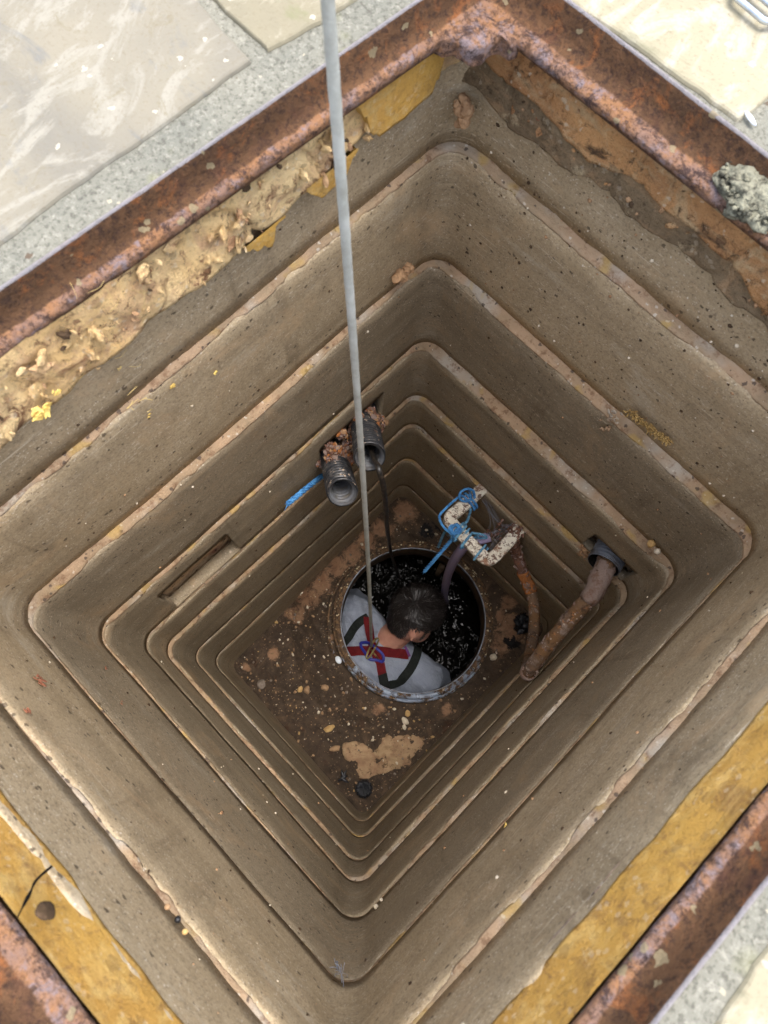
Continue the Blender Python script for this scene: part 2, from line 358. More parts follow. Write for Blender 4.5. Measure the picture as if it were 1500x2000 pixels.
def web_mat(name, c1, c2):
    g = Mat(name, .85, .2); g.col(g.mix(g.ramp(g.noise(40, 4, .7), (.4, 0), (.7, 1)), c1, c2)); g.bump(g.noise(1, 2, .5, g.scale(700, 260, 260)), .5, .001); return g.m
M['web_red'] = web_mat('dark red webbing', S(104, 26, 29), S(80, 22, 25))
M['web_black'] = web_mat('black green webbing', S(29, 32, 30), S(42, 46, 42))
M['plate'] = plain('blue plastic plate', S(38, 44, 132), .4, .5)
M['stitch'] = plain('violet stitched end', S(92, 66, 132), .8, .2, 0, S(150, 60, 60), 300)
M['brass'] = plain('brassy hook steel', S(150, 138, 90), .32, .5, .9, S(96, 84, 56), 60)
M['ferrule'] = plain('bright ferrule', S(215, 218, 220), .22, .5, .95)
M['steel'] = plain('galvanised steel', S(196, 204, 214), .28, .5, .9, S(150, 158, 170), 40)
M['stone_w'] = plain('white pebble', S(212, 200, 178), .75, .3, 0, S(186, 170, 142), 50)
M['stone_y'] = plain('yellow pebble', S(190, 158, 104), .75, .3, 0, S(166, 132, 84), 50)
M['stone_b'] = plain('tan pebble', S(160, 130, 98), .85, .2, 0, S(126, 102, 78), 50)
M['stone_g'] = plain('grey pebble', S(132, 120, 108), .85, .2, 0, S(98, 88, 78), 50)
M['mud'] = plain('dried tan mud', S(172, 138, 104), .95, .1, 0, S(140, 108, 80), 40, .9, 120, .003)
M['mud_dark'] = plain('dark mud crumb', S(82, 66, 50), .95, .1, 0, S(58, 46, 36), 60, .8, 200, .002)
g = Mat('cracked dried clay', .95, .1)
c = g.mix(g.ramp(g.noise(20, 5, .65), (.4, 0), (.62, 1)), S(170, 142, 110), S(146, 116, 90))
cr = g.ramp(g.vor(20, None, 'DISTANCE_TO_EDGE'), (.0, 1), (.035, 0))
c = g.mix(g.ma('MULTIPLY', cr, g.ramp(g.noise(12, 3), (.52, 0), (.6, .8))), c, S(84, 64, 48))
c = g.mix(g.ramp(g.noise(42, 6, .8, None, .5), (.55, 0), (.61, .9)), c, S(86, 68, 52))
c = g.mix(g.ramp(g.noise(9, 4, .7), (.5, 0), (.62, .5)), c, S(188, 164, 126)); g.col(c)
g.bump(g.noise(45, 5, .7), .9, .006); g.bump(g.noise(200, 3, .7), .5, .002); M['clay'] = g.m
M['leaf'] = plain('yellow leaf scrap', S(236, 206, 118), .8, .2, 0, S(222, 182, 92), 60)
M['leaf_o'] = plain('rust orange leaf scrap', S(150, 98, 74), .85, .2, 0, S(118, 78, 60), 60)
M['straw'] = plain('dry straw', S(206, 180, 120), .8, .2)
M['moss'] = plain('dried ginger moss', S(172, 144, 92), .95, .1, 0, S(140, 112, 68), 80)
M['lichen'] = plain('lichen mortar lump', S(136, 134, 116), .95, .1, 0, S(62, 60, 53), 80, 1, 60, .01)
M['white'] = plain('white plastic', S(212, 218, 226), .5, .4, 0, None, 30, 0)
M['black'] = plain('black rubber', S(22, 23, 26), .45, .5, 0, S(40, 42, 48), 60)
M['cobweb'] = plain('dusty cobweb', S(120, 124, 134), .9, .1, 0, None, 30, 0)
M['eye'] = plain('eye', S(220, 215, 208), .2, .5, 0, None, 30, 0)

# ------------------------------------------------------------------ shape helpers
def grid_faces(bm, rows, closed=False, flip=False):
    for i in range(len(rows) - 1):
        a, b = rows[i], rows[i + 1]; n = len(a)
        for j in range(n if closed else n - 1):
            k = (j + 1) % n
            q = (a[j], a[k], b[k], b[j])
            try: bm.faces.new(q[::-1] if flip else q)
            except ValueError: pass
def frames(P):
    T = []
    for i in range(len(P)):
        d = P[min(i + 1, len(P) - 1)] - P[max(i - 1, 0)]
        T.append(d.normalized() if d.length else Vector((0, 0, 1)))
    n = T[0].orthogonal().normalized(); out = []
    for t in T:
        n = (n - t * n.dot(t))
        n = n.normalized() if n.length > 1e-6 else t.orthogonal().normalized()
        out.append((t, n, t.cross(n)))
    return out
def smooth_path(P, n):
    P = [Vector(p) for p in P]
    Q = [P[0] * 2 - P[1]] + P + [P[-1] * 2 - P[-2]]; out = []
    for i in range(1, len(Q) - 2):
        for k in range(n):
            t = k / n; a, b, c, d = Q[i - 1:i + 3]
            out.append(.5 * ((2 * b) + (c - a) * t + (2 * a - 5 * b + 4 * c - d) * t * t + (3 * b - a - 3 * c + d) * t ** 3))
    out.append(P[-1]); return out
def tube(bm, P, r, seg=10, cap=True, rough=0, seed=0, mi=0):
    P = [Vector(p) for p in P]; F = frames(P); rows = []
    for i, (p, (t, n, b)) in enumerate(zip(P, F)):
        rr = r(i / (len(P) - 1)) if callable(r) else r; row = []
        for j in range(seg):
            a = 2 * math.pi * j / seg; d = n * math.cos(a) + b * math.sin(a); q = p + d * rr
            if rough: q += d * rough * fbm(q, 45, seed, 3)
            row.append(bm.verts.new(q))
        rows.append(row)
    f0 = len(bm.faces); grid_faces(bm, rows, True)
    if cap:
        bm.faces.new(rows[0][::-1]); bm.faces.new(rows[-1])
    return rows
def rope3(bm, P, r, pitch=.035, seg=6):
    P = [Vector(p) for p in P]; F = frames(P); s = 0; A = [[], [], []]
    for i, (p, (t, n, b)) in enumerate(zip(P, F)):
        if i: s += (P[i] - P[i - 1]).length
        for k in range(3):
            a = 2 * math.pi * (s / pitch + k / 3)
            A[k].append(p + (n * math.cos(a) + b * math.sin(a)) * r * .58)
    for q in A: tube(bm, q, r * .54, seg)
    for e_, d_ in ((P[-1], F[-1][0]),):                # a few loose filaments at the cut end
        for i in range(9): tube(bm, [e_ - d_ * .004, e_ + (d_ + Vector((U(-1, 1), U(-1, 1), U(-1, 1))) * .7) * U(.004, .012)], r * .12, 4)
def resample(P, step):
    P = [Vector(p) for p in P]; out = [P[0]]; acc = 0
    for a, b in zip(P, P[1:]):
        L = (b - a).length
        if L == 0: continue
        d = step - acc
        while d <= L: out.append(a.lerp(b, d / L)); d += step
        acc = (acc + L) % step
    if (out[-1] - P[-1]).length > step * .2: out.append(P[-1])
    return out
def lump(bm, c, r, sub=2, rough=.35, seed=None, sc=(1, 1, 1), f=1.0, rot=None):
    seed = U(0, 99) if seed is None else seed
    res = bmesh.ops.create_icosphere(bm, subdivisions=sub, radius=1)
    R = rot or Matrix.Rotation(U(0, 6.28), 3, 'Z') @ Matrix.Rotation(U(-.5, .5), 3, 'X')
    for v in res['verts']:
        d = v.co.normalized(); k = 1 + rough * fbm(d, f, seed, 3)
        v.co = Vector(c) + R @ Vector((d.x * sc[0], d.y * sc[1], d.z * sc[2])) * (r * k)
    return res['verts']
def lathe(bm, prof, c, seg=96, jit=0, seed=0, closed_prof=False):
    rows = []
    for r, z in prof:
        row = []
        for j in range(seg):
            a = 2 * math.pi * j / seg; q = Vector((c[0] + r * math.cos(a), c[1] + r * math.sin(a), z))
            if jit: q += Vector((math.cos(a), math.sin(a), .7)) * jit * fbm(q, 30, seed, 3)
            row.append(bm.verts.new(q))
        rows.append(row)
    grid_faces(bm, rows, True)
    return rows
def extrude_poly(bm, pts, z0, z1, step=.02, wob=.003, seed=0, bev=.004, topn=0):
    P = resample([Vector((x, y, 0)) for x, y in pts] + [Vector((*pts[0], 0))], step)[:-1]
    C_ = sum(P, Vector()) / len(P); out = []
    for p in P:
        q = p.copy(); q.x += wob * fbm(p, 18, seed, 3); q.y += wob * fbm(p, 18, seed + 5, 3); out.append(q)
    rows = []
    for ins, z in ((0, z0), (0, z1 - bev), (bev * .4, z1 - bev * .3), (bev, z1)):
        rows.append([bm.verts.new(Vector((q.x, q.y, z)) + (C_ - q).normalized() * ins * 1.0) for q in out])
    grid_faces(bm, rows, True)
    bm.faces.new(rows[-1])

# ------------------------------------------------------------------ the shaft
AX, BY, RC = 0.375, 0.47, 0.039                       # inner half sizes and corner radius
JZ = [-0.277, -0.570, -0.892, -1.181, -1.387, -1.696, -1.990]      # heights of the joints
SIDES = ('SE', 'NE', 'NW', 'SW')
def rrect(cx, cy, a, b, r, ds, nc=8):
    """Points round a rounded rectangle: (point, outward normal, weights of the sides SE, NE, NW, SW)."""
    out = []
    cor = [((a - r, b - r), 0), ((-a + r, b - r), 90), ((-a + r, -b + r), 180), ((a - r, -b + r), 270)]
    st = [((a, -b + r), (a, b - r), (1, 0)), ((a - r, b), (-a + r, b), (0, 1)), ((-a, b - r), (-a, -b + r), (-1, 0)), ((-a + r, -b), (a - r, -b), (0, -1))]
    for i in range(4):
        (x0, y0), (x1, y1), nn = st[i]; L = math.hypot(x1 - x0, y1 - y0); n = max(2, int(L / ds))
        for k in range(n):
            t = k / n; w = [0, 0, 0, 0]; w[i] = 1
            out.append((Vector((cx + x0 + (x1 - x0) * t, cy + y0 + (y1 - y0) * t, 0)), Vector((*nn, 0)), w))
        (px_, py_), a0 = cor[i]
        for k in range(nc):
            th = math.radians(a0 + 90 * k / nc); nv = Vector((math.cos(th), math.sin(th), 0)); w = [0, 0, 0, 0]
            w[i] = 1 - k / nc; w[(i + 1) % 4] = k / nc
            out.append((Vector((cx + px_, cy + py_, 0)) + nv * r, nv, w))
    return out
def side(w, tab): return sum(a * b for a, b in zip(w, tab))

# width of the ledge seen at each joint, side by side (SE, NE, NW, SW), in metres
LEDGE = [(.006, .016, .010, .006), (.002, .019, .014, .0006), (.007, .023, .008, .002), (.008, .016, .008, .0015),
         (.003, .012, .008, .007), (.006, .007, .004, .004), (.0025, .004, .003, .003)]
def warp(p, k): return .0035 * nz((p.x, p.y, p.z * .6), 2.3, k * 11.3) + .0012 * nz(p, 9, k)
LAB = ['topmost brown section of the shaft wall, right under the mortar and rusty frame',
       'second wall section from the top, dusty, with yellow leaf scraps and a mud crumb rash',
       'third wall section from the top, just above the holes for the black ducts',
       'fourth wall section, the one with square holes for ducts and a blind recess',
       'shallow fifth wall section, directly under the holes, with the white bracket hung on its foot',
       'sixth wall section, behind the white bracket and the rusty hose',
       'dark seventh wall section, second from the soil',
       'lowest dark wall section, standing in the soil around the tank ring']
def wall_point(wall, s, z, off=0):                   # a point on an inner wall
    return {'NW': Vector((-AX + off, s, z)), 'NE': Vector((s, BY - off, z)), 'SE': Vector((AX - off, s, z)), 'SW': Vector((s, -BY + off, z))}[wall]
tops = [-0.105] + JZ; bots = JZ + [-2.62]
sections = []
for k in range(8):
    zt, zb = tops[k], bots[k]
    lt = LEDGE[k - 1] if k else (0, 0, 0, 0); lb = LEDGE[k] if k < 7 else (0, 0, 0, 0)
    bm = bmesh.new(); ring = rrect(0, 0, AX, BY, RC, .009)
    prof = [('o', .034, zt), ('t', .008, zt), ('t', .0025, zt - .0015), ('t', .0, zt - .007)]
    nr = max(4, int((zt - zb) / .03))
    for i in range(1, nr + 1): prof.append((i / nr, 0, zt - .007 + (zb + .004 - zt + .007) * i / nr))
    prof += [('b', .010, zb + .0035), ('o', .034, zb + .0035)]
    rows = []
    for kind, o, z in prof:
        row = []
        for p, n, w in ring:
            t_in = -side(w, lt) * .5; b_out = side(w, lb) * .5
            if kind == 'o': off = .034
            elif kind == 't': off = t_in + o
            elif kind == 'b': off = b_out + o
            else: off = t_in + (b_out - t_in) * kind
            q = Vector((p.x, p.y, z))
            if kind != 'o': off += warp(q, k * .35)
            if kind == 't': off += .0012 * fbm(q, 38, k * 2.3, 3) + .004 * max(0, fbm(q, 15, k * 4.1, 3) - .55); q.z -= .004 * max(0, fbm(q, 18, 9 + k, 3) - .35)
            row.append(bm.verts.new(q + n * off))
        rows.append(row)
    rows.append(rows[0]); grid_faces(bm, rows, True, flip=True)
    bm.normal_update()
    o = mesh_obj('shaft_section', bm, M['grp'] if k < 2 else M['grp_low'])
    tag(o, LAB[k], 'wall section', 'stacked sections of the shaft')
    sections.append(o)
# holes knocked through the fourth section
def cutter(x0, x1, y0, y1, z0, z1):
    bm = bmesh.new(); r = bmesh.ops.create_cube(bm, size=1)
    for v in r['verts']: v.co = Vector(((x0 + x1) / 2 + v.co.x * (x1 - x0), (y0 + y1) / 2 + v.co.y * (y1 - y0), (z0 + z1) / 2 + v.co.z * (z1 - z0)))
    return mesh_obj('cutter', bm)
HOLES = [(-.5, -.3, -.345, -.144, -1.163, -.985), (-.5, -.3, .138, .345, -1.14, -.985), (.205, .335, .38, .6, -1.165, -1.04)]
cuts = [cutter(*h) for h in HOLES]
for c_ in cuts:
    md = sections[3].modifiers.new('b', 'BOOLEAN'); md.operation = 'DIFFERENCE'; md.object = c_; md.solver = 'EXACT'
bake(sections[3])
for c_ in cuts: bpy.data.objects.remove(c_)
for p in sections[3].data.polygons: p.use_smooth = p.area < .002 and False or p.use_smooth
# clay and grit packed in the joints: one seam per joint, a part of the section it lies on
for k in range(7):
    bm = bmesh.new(); ring = rrect(0, 0, AX, BY, RC, .006, 12); rows = [[] for _ in range(6)]
    for p, n, w in ring:
        L = side(w, LEDGE[k]); q0 = Vector((p.x, p.y, JZ[k])); wa = warp(q0, (k + 1) * .35)
        i_ = -L * .5 + wa + min(L * .8, .0026 + .007 * max(-.36, fbm(q0, 14, k * 3.1, 4))) ; o_ = L * .5 + warp(q0, k * .35) + .004
        thick = max(.0, .45 + fbm(q0, 7, k * 5.7, 3)) ; drip = max(0, fbm(q0, 16, 40 + k, 3) - .35) * .018
        lay = ((i_ + .004, -.006 - drip), (i_ - .0005, -.003 - drip * .5), (i_, .0012), (i_ + (o_ - i_) * .35, .0025 + .003 * thick), (i_ + (o_ - i_) * .7, .003 + .007 * thick), (o_, .004 + .012 * thick))
        for r_, (off, dz) in zip(rows, lay):
            q = q0 + n * off; q.z += dz
            q += (Vector((0, 0, 1)) - n * .6) * .0016 * fbm(q, 70, k, 3); r_.append(bm.verts.new(q))
    grid_faces(bm, rows, True)
    mesh_obj('joint_seam', bm, M['seam'], sections[k + 1])

# earth behind the shaft
bm = bmesh.new(); ring = rrect(0, 0, AX + .037, BY + .037, .05, .02, 5); rows = []
z = -.09
while z > -2.7:
    row = []
    for p, n, w in ring:
        q = Vector((p.x, p.y, z)); off = .004 + .012 * abs(fbm(q, 22, 3, 3))
        for h in HOLES[1:]:
            if h[0] - .1 < q.x < h[1] + .1 and h[2] - .05 < q.y < h[3] + .05 and h[4] - .01 < z < h[5] + .01: off += .11
        row.append(bm.verts.new(q + n * off))
    rows.append(row); z -= .02
grid_faces(bm, rows, True, flip=True)
tag(mesh_obj('earth', bm, M['earth']), kind='structure')

# ------------------------------------------------------------------ soil at the foot, with the hole the tank ring stands in
RX, RY, RZ = .009, .146, -2.085
def gauss(p, c, s): return math.exp(-((p.x - c[0]) ** 2 + (p.y - c[1]) ** 2) / (2 * s * s))
CL = [(on_z(px_, py_, -2.15), s) for px_, py_, s in ((790, 1000, .05), (745, 1035, .045), (715, 1060, .05), (690, 1082, .05), (660, 1108, .05), (630, 1138, .05), (600, 1165, .045), (575, 1195, .04),
      (525, 1272, .022), (985, 1215, .045), (975, 1260, .04), (990, 1180, .03), (650, 1245, .012), (1000, 1240, .035), (470, 1300, .016), (870, 1385, .02), (740, 1385, .02))]
WT = [(on_z(px_, py_, -2.1), s) for px_, py_, s in ((1015, 1225, .025), (1000, 1255, .03), (860, 1020, .04), (835, 1035, .03))]
def floor_z(x, y):
    u, v = (x + AX) / (2 * AX), (y + BY) / (2 * BY)
    z = (-2.33 * (1 - u) * (1 - v) - 2.16 * u * (1 - v) - 2.13 * (1 - u) * v - 2.06 * u * v)
    d = math.hypot(x - RX, y - RY); t = max(0, 1 - abs(d - .31) / .16)
    z = z + (RZ - .035 - z) * t * .85
    q = (x, y, 0); return z + .016 * fbm(q, 7, 2, 4) + .006 * fbm(q, 40, 5, 3)
bm = bmesh.new(); la = bm.verts.layers.float.new('clay'); lw = bm.verts.layers.float.new('wet'); V = {}
NX, NY = 150, 186
for i in range(NX + 1):
    for j in range(NY + 1):
        x = -AX - .02 + (2 * AX + .04) * i / NX; y = -BY - .02 + (2 * BY + .04) * j / NY
        v = bm.verts.new((x, y, floor_z(x, y))); V[i, j] = v
        v[la] = min(1, 1.1 * max(gauss(v.co, c, s) for c, s in CL)) - .25; v[lw] = max(gauss(v.co, c, s) for c, s in WT) - .15
for i in range(NX):
    for j in range(NY):
        q = (V[i, j], V[i + 1, j], V[i + 1, j + 1], V[i, j + 1])
        if min(math.hypot(v.co.x - RX, v.co.y - RY) for v in q) > .272: bm.faces.new(q)
for v in [v for v in bm.verts if not v.link_faces]: bm.verts.remove(v)
tag(mesh_obj('soil', bm, M['soil']), kind='structure')
# loose gravel on the soil: too many to count
bm = bmesh.new(); n = 0
while n < 620:
    x, y = U(-AX, AX), U(-BY, BY); d = math.hypot(x - RX, y - RY)
    if d < .305 : continue
    dens = .35 + .9 * max(0, nz((x, y, 0), 6, 3)) + (.6 if y < .05 else 0)
    if U(0, 1.3) > dens: continue
    r = .0014 + .0056 * U(0, 1) ** 3.6
    mi = rnd.choice((0, 0, 1, 2, 2, 2, 2, 3, 3)); f0 = len(bm.faces)
    lump(bm, (x, y, floor_z(x, y) + r * .25), r, 1, .5, None, (1.2, .85, .6), 1.2)
    bm.faces.ensure_lookup_table()
    for f in bm.faces[f0:]: f.material_index = mi
    n += 1
tag(mesh_obj('gravel', bm, mats=[M['stone_w'], M['stone_y'], M['stone_b'], M['stone_g']]), kind='stuff')
# grit and mud spatter stuck to the walls
bm = bmesh.new()
for i in range(1500):
    wall = rnd.choice(('NE', 'NE', 'NE', 'NW', 'SE', 'SW')); lim = BY if wall in ('NW', 'SE') else AX
    s, z = U(-lim + .03, lim - .03), -U(.12, 1) ** 1.2 * 1.9
    if wall == 'NE' and U(0, 1) < .5: z = U(-.3, -.13) if U(0, 1) < .6 else U(-.55, -.3)
    k = sum(z < j for j in JZ); t = (tops[k] - z) / (tops[k] - bots[k]); w = [0] * 4; w[SIDES.index(wall)] = 1
    li = side(w, LEDGE[k - 1]) * .5 if k else 0; lo = side(w, LEDGE[k]) * .5 if k < 7 else 0
    q = wall_point(wall, s, z); off = -li + (lo + li) * t + warp(q, k * .35)
    if k == 3 and any(h[0] - .01 < q.x < h[1] + .01 and h[2] - .01 < q.y < h[3] + .01 and h[4] < z < h[5] for h in HOLES): continue
    q = wall_point(wall, s, z, -off); r = .0008 + .0026 * U(0, 1) ** 4; f0 = len(bm.faces)
    lump(bm, q, r, 1, .5, None, (1, 1, 1.1), 1.3)
    bm.faces.ensure_lookup_table(); mi = rnd.choice((0, 0, 0, 1, 2))
    for f in bm.faces[f0:]: f.material_index = mi
tag(mesh_obj('mud_spatter', bm, mats=[M['mud_dark'], M['mud'], M['stone_w']]), kind='stuff')

# ------------------------------------------------------------------ tank ring, neck, shell, water
root = thing('tank_ring', 'round blue-grey tank collar with flaking paint, man standing inside it', 'tank opening', (RX, RY, RZ))
bm = bmesh.new()
lathe(bm, [(.300, RZ - .09), (.299, RZ - .02), (.297, RZ - .012), (.293, RZ - .010), (.291, RZ - .016), (.2885, RZ - .016), (.287, RZ - .004), (.284, RZ), (.272, RZ), (.269, RZ - .003), (.2685, RZ - .02)], (RX, RY), 160, .0012, 4)
put(mesh_obj('rim', bm, M['rim']), root)
bm = bmesh.new(); lathe(bm, [(.2683, RZ - .02), (.268, RZ + .001), (.2665, RZ + .003), (.265, RZ + .0005), (.265, RZ - .02)], (RX, RY), 160, .0003, 9)
put(mesh_obj('inner_lip', bm, M['bright']), root)
bm = bmesh.new(); lathe(bm, [(.2645, RZ - .012), (.264, RZ - .05), (.266, RZ - .1), (.27, RZ - .15), (.30, RZ - .165)], (RX, RY), 120, .002, 2)
put(mesh_obj('neck', bm, M['neck']), root)
bm = bmesh.new(); lathe(bm, [(.30, RZ - .1655), (.42, RZ - .20), (.6, RZ - .32), (.68, RZ - .5), (.68, RZ - .9), (.3, RZ - 1.2), (.001, RZ - 1.25)], (RX, RY), 64, .003, 6)
put(mesh_obj('tank_shell', bm, M['tank']), root)
bm = bmesh.new(); P = []
for k in range(60):
    a = math.radians(186 + 62 * k / 59); rr = .308 + .010 * (k / 59)
    P.append((RX + rr * math.cos(a), RY + rr * math.sin(a), RZ - .018 - .02 * (k / 59) ** 2))
tube(bm, P, .0045, 8, True, .001)
put(mesh_obj('loose_bead', bm, M['rim']), root)
WZ = RZ - .40
bm = bmesh.new(); rows = []
for i in range(60):
    r = .66 * i / 59 + .002
    rows.append([bm.verts.new((RX + r * math.cos(a_ * math.pi / 60), RY + r * math.sin(a_ * math.pi / 60), WZ)) for a_ in range(120)])
grid_faces(bm, rows, True)
for v in bm.verts: v.co.z += .006 * fbm(v.co, 14, 1, 3)
tag(mesh_obj('water', bm, M['water']), kind='structure')
# bits inside the tank mouth
bm = bmesh.new(); p0 = on_z(853, 1105, -2.2); tube(bm, [(p0.x + .01, p0.y + .03, WZ - .1), (p0.x + .01, p0.y + .03, -2.27)], .014, 14, True, .001)
tag(mesh_obj('dip_pipe', bm, M['neck']), 'dim brown upright pipe in the black water behind the blue rope end', 'pipe')
bm = bmesh.new(); p0 = on_z(905, 1128, -2.2); p1 = on_z(935, 1165, -2.2)
tube(bm, smooth_path([p0 + Vector((-.015, .02, 0)), (p0 + p1) / 2 + Vector((.012, .015, -.01)), p1 + Vector((0, .01, -.05))], 8), .016, 12, True, .004)
tag(mesh_obj('rusty_pipe_stub', bm, M['hose_orange']), 'short rusty orange pipe end inside the tank mouth beside the purple hose', 'pipe')

# ------------------------------------------------------------------ mortar collar between frame and shaft
FCX, FCY, FA, FB = .0225, -.0215, .3735, .4655        # inner lip of the frame
collar = thing('mortar_collar', 'yellow and cream mortar collar bedding the rusty frame on the shaft', 'mortar', (0, 0, -.1))
def strip(wall, name, mat, zlow, amp, seed, proud=.002, jag=.012, ztop=-.046, s0=None, s1=None, lower_in=0):
    lim = BY if wall in ('NW', 'SE') else AX; flim = FB if wall in ('NW', 'SE') else FA
    a_, b_ = (s0 if s0 is not None else -lim), (s1 if s1 is not None else lim)
    n = int((b_ - a_) / .005); m = 22; bm = bmesh.new(); rows = []
    fo = {'NW': -AX - (FCX - FA), 'SE': (FCX + FA) - AX, 'NE': (FCY + FB) - BY, 'SW': -BY - (FCY - FB)}[wall]     # how far the lip lies outside (+) of the wall
    if wall == 'NW': fo = -AX - (FCX - FA); fo = -(-(FCX - FA) - AX) if False else (AX - (FA - FCX)) * -1
    for i in range(n + 1):
        s = a_ + (b_ - a_) * i / n; row = []
        ee = 1.0 if s0 is None or name != 'yellow_patch' else max(.12, min(1, min(s - a_, b_ - s) / .03 + .6 * fbm((s, 1, seed), 45, seed, 3)))
        zl = zlow(s) + jag * fbm((s, 0, seed), 9, seed, 4) if callable(zlow) else zlow + jag * fbm((s, 0, seed), 9, seed, 4)
        zl = ztop + (zl - ztop) * ee
        for j in range(m + 1):
            t = j / m; z = ztop + (zl - ztop) * min(1, t / .88)
            base = max(fo, .0) * (1 - t) if fo > 0 else fo * 0
            off = base - proud - lower_in * t
            if t > .88: off = .004
            q = wall_point(wall, s, z, -off)
            d = amp * fbm((q.x, q.y, q.z), 18, seed, 4) * (1 if .02 < t < .9 else .3)
            cr = abs(nz((q.x, q.y, q.z * .7), 9, seed + 3)); d -= amp * 1.6 * max(0, .05 - cr) / .05 * (1 if amp > .003 else 0)
            row.append(bm.verts.new(wall_point(wall, s, z, -off + d)))
        rows.append(row)
    grid_faces(bm, rows, False, flip=wall in ('NW', 'SE') and wall == 'SE' or wall == 'SW')
    bmesh.ops.recalc_face_normals(bm, faces=bm.faces)
    return put(mesh_obj(name, bm, mat), collar)
tag(strip('NW', 'mortar_face', M['m_cream'], lambda s: -.140 + .030 * max(0, min(1, (s - .16) / .14)), .0060, 3.3, .001, .010, lower_in=.017), 'crumbling cream mortar face')
tag(strip('NE', 'mortar_face', M['m_orange'], lambda s: -.122 - .02 * max(0, min(1, s / .1)), .004, 8.1, .001, .020, lower_in=.010), 'rust stained mortar face')
tag(strip('NE', 'dirt_crust', M['m_crust'], lambda s: -.158 - .012 * max(0, min(1, s / .1)), .004, 12.3, .004, .026, -.112, lower_in=.006), 'dark ragged dirt crust')
tag(strip('SE', 'mortar_face', M['m_ochre'], -.112, .002, 5.2, .003, .008), 'smooth ochre mortar face')
tag(strip('SW', 'mortar_face', M['m_ochre'], -.125, .002, 6.4, .003, .012), 'smooth ochre mortar face')
tag(strip('SE', 'grit_edge', M['m_pink'], -.134, .0025, 9.2, .0012, .006, -.098), 'gritty pinkish lower edge')
tag(strip('NW', 'yellow_patch', M['m_yellow'], -.132, .0014, 2.2, .018, .007, -.050, .262, .43), 'clean yellow patch near the corner lug')
tag(strip('NW', 'yellow_patch', M['m_yellow'], -.160, .0015, 4.2, .018, .008, -.122, .185, .268), 'yellow patch below the crumbled gap')
tag(strip('NW', 'yellow_patch', M['m_yellow'], -.172, .0015, 7.7, .016, .006, -.138, .085, .150), 'small yellow patch')

# broken bits still clinging to the cream mortar
bm = bmesh.new()
for i in range(380):
    s_ = U(-.45, .30); z_ = U(-.155, -.075) + .03 * max(0, s_ - .1); q = Vector((-AX + .004 + U(0, .014), s_, z_ + .012))
    if fbm(q, 14, 5, 3) < -.1: continue
    f0 = len(bm.faces); lump(bm, q, .002 + .0075 * U(0, 1) ** 3, 2, .55, None, (.5, 1.2, .95), 1.6)
    bm.faces.ensure_lookup_table(); mi = rnd.choice((0, 0, 0, 0, 0, 0, 0, 1, 2))
    for f in bm.faces[f0:]: f.material_index = mi
put(mesh_obj('mortar_rubble', bm, mats=[M['m_cream'], M['mud'], M['mud_dark']], smooth=False), collar)['kind'] = 'stuff'
bm = bmesh.new()
for i in range(260):
    s_ = U(-.3, .36); q = Vector((s_, BY - .004 - U(0, .004), U(-.15, -.06)))
    if fbm(q, 12, 8, 3) < 0: continue
    f0 = len(bm.faces); lump(bm, q, .002 + .006 * U(0, 1) ** 3, 1, .6, None, (1.2, .6, .9), 1.3)
    bm.faces.ensure_lookup_table(); mi = rnd.choice((0, 0, 0, 1, 2))
    for f in bm.faces[f0:]: f.material_index = mi
put(mesh_obj('mortar_rubble', bm, mats=[M['m_orange'], M['mud'], M['mud_dark']], smooth=False), collar)['kind'] = 'stuff'
# hair crack and stain-brown nodule on the near ochre face
bm = bmesh.new(); tube(bm, smooth_path([on_y(x_, y_, -BY + .0065) for x_, y_ in ((30, 1800), (45, 1770), (58, 1745), (72, 1718), (100, 1693))], 6), .0011, 6, True, .0008)
put(mesh_obj('crack', bm, M['void']), collar)
bm = bmesh.new(); lump(bm, on_y(90, 1778, -BY + .004), .010, 3, .3, 4, (.8, .35, 1.3), 1.2, Matrix.Identity(3))
put(mesh_obj('brown_nodule', bm, M['mud_dark']), collar)
# ------------------------------------------------------------------ rusty frame
bm = bmesh.new(); ls = bm.verts.layers.float.new('seat'); le = bm.verts.layers.float.new('edge')
OCX, OCY, OA, OB = .0215, -.0215, .3945, .5045
ri = rrect(FCX, FCY, FA, FB, .02, .008, 6); ro = rrect(OCX, OCY, OA, OB, .012, .008, 6)
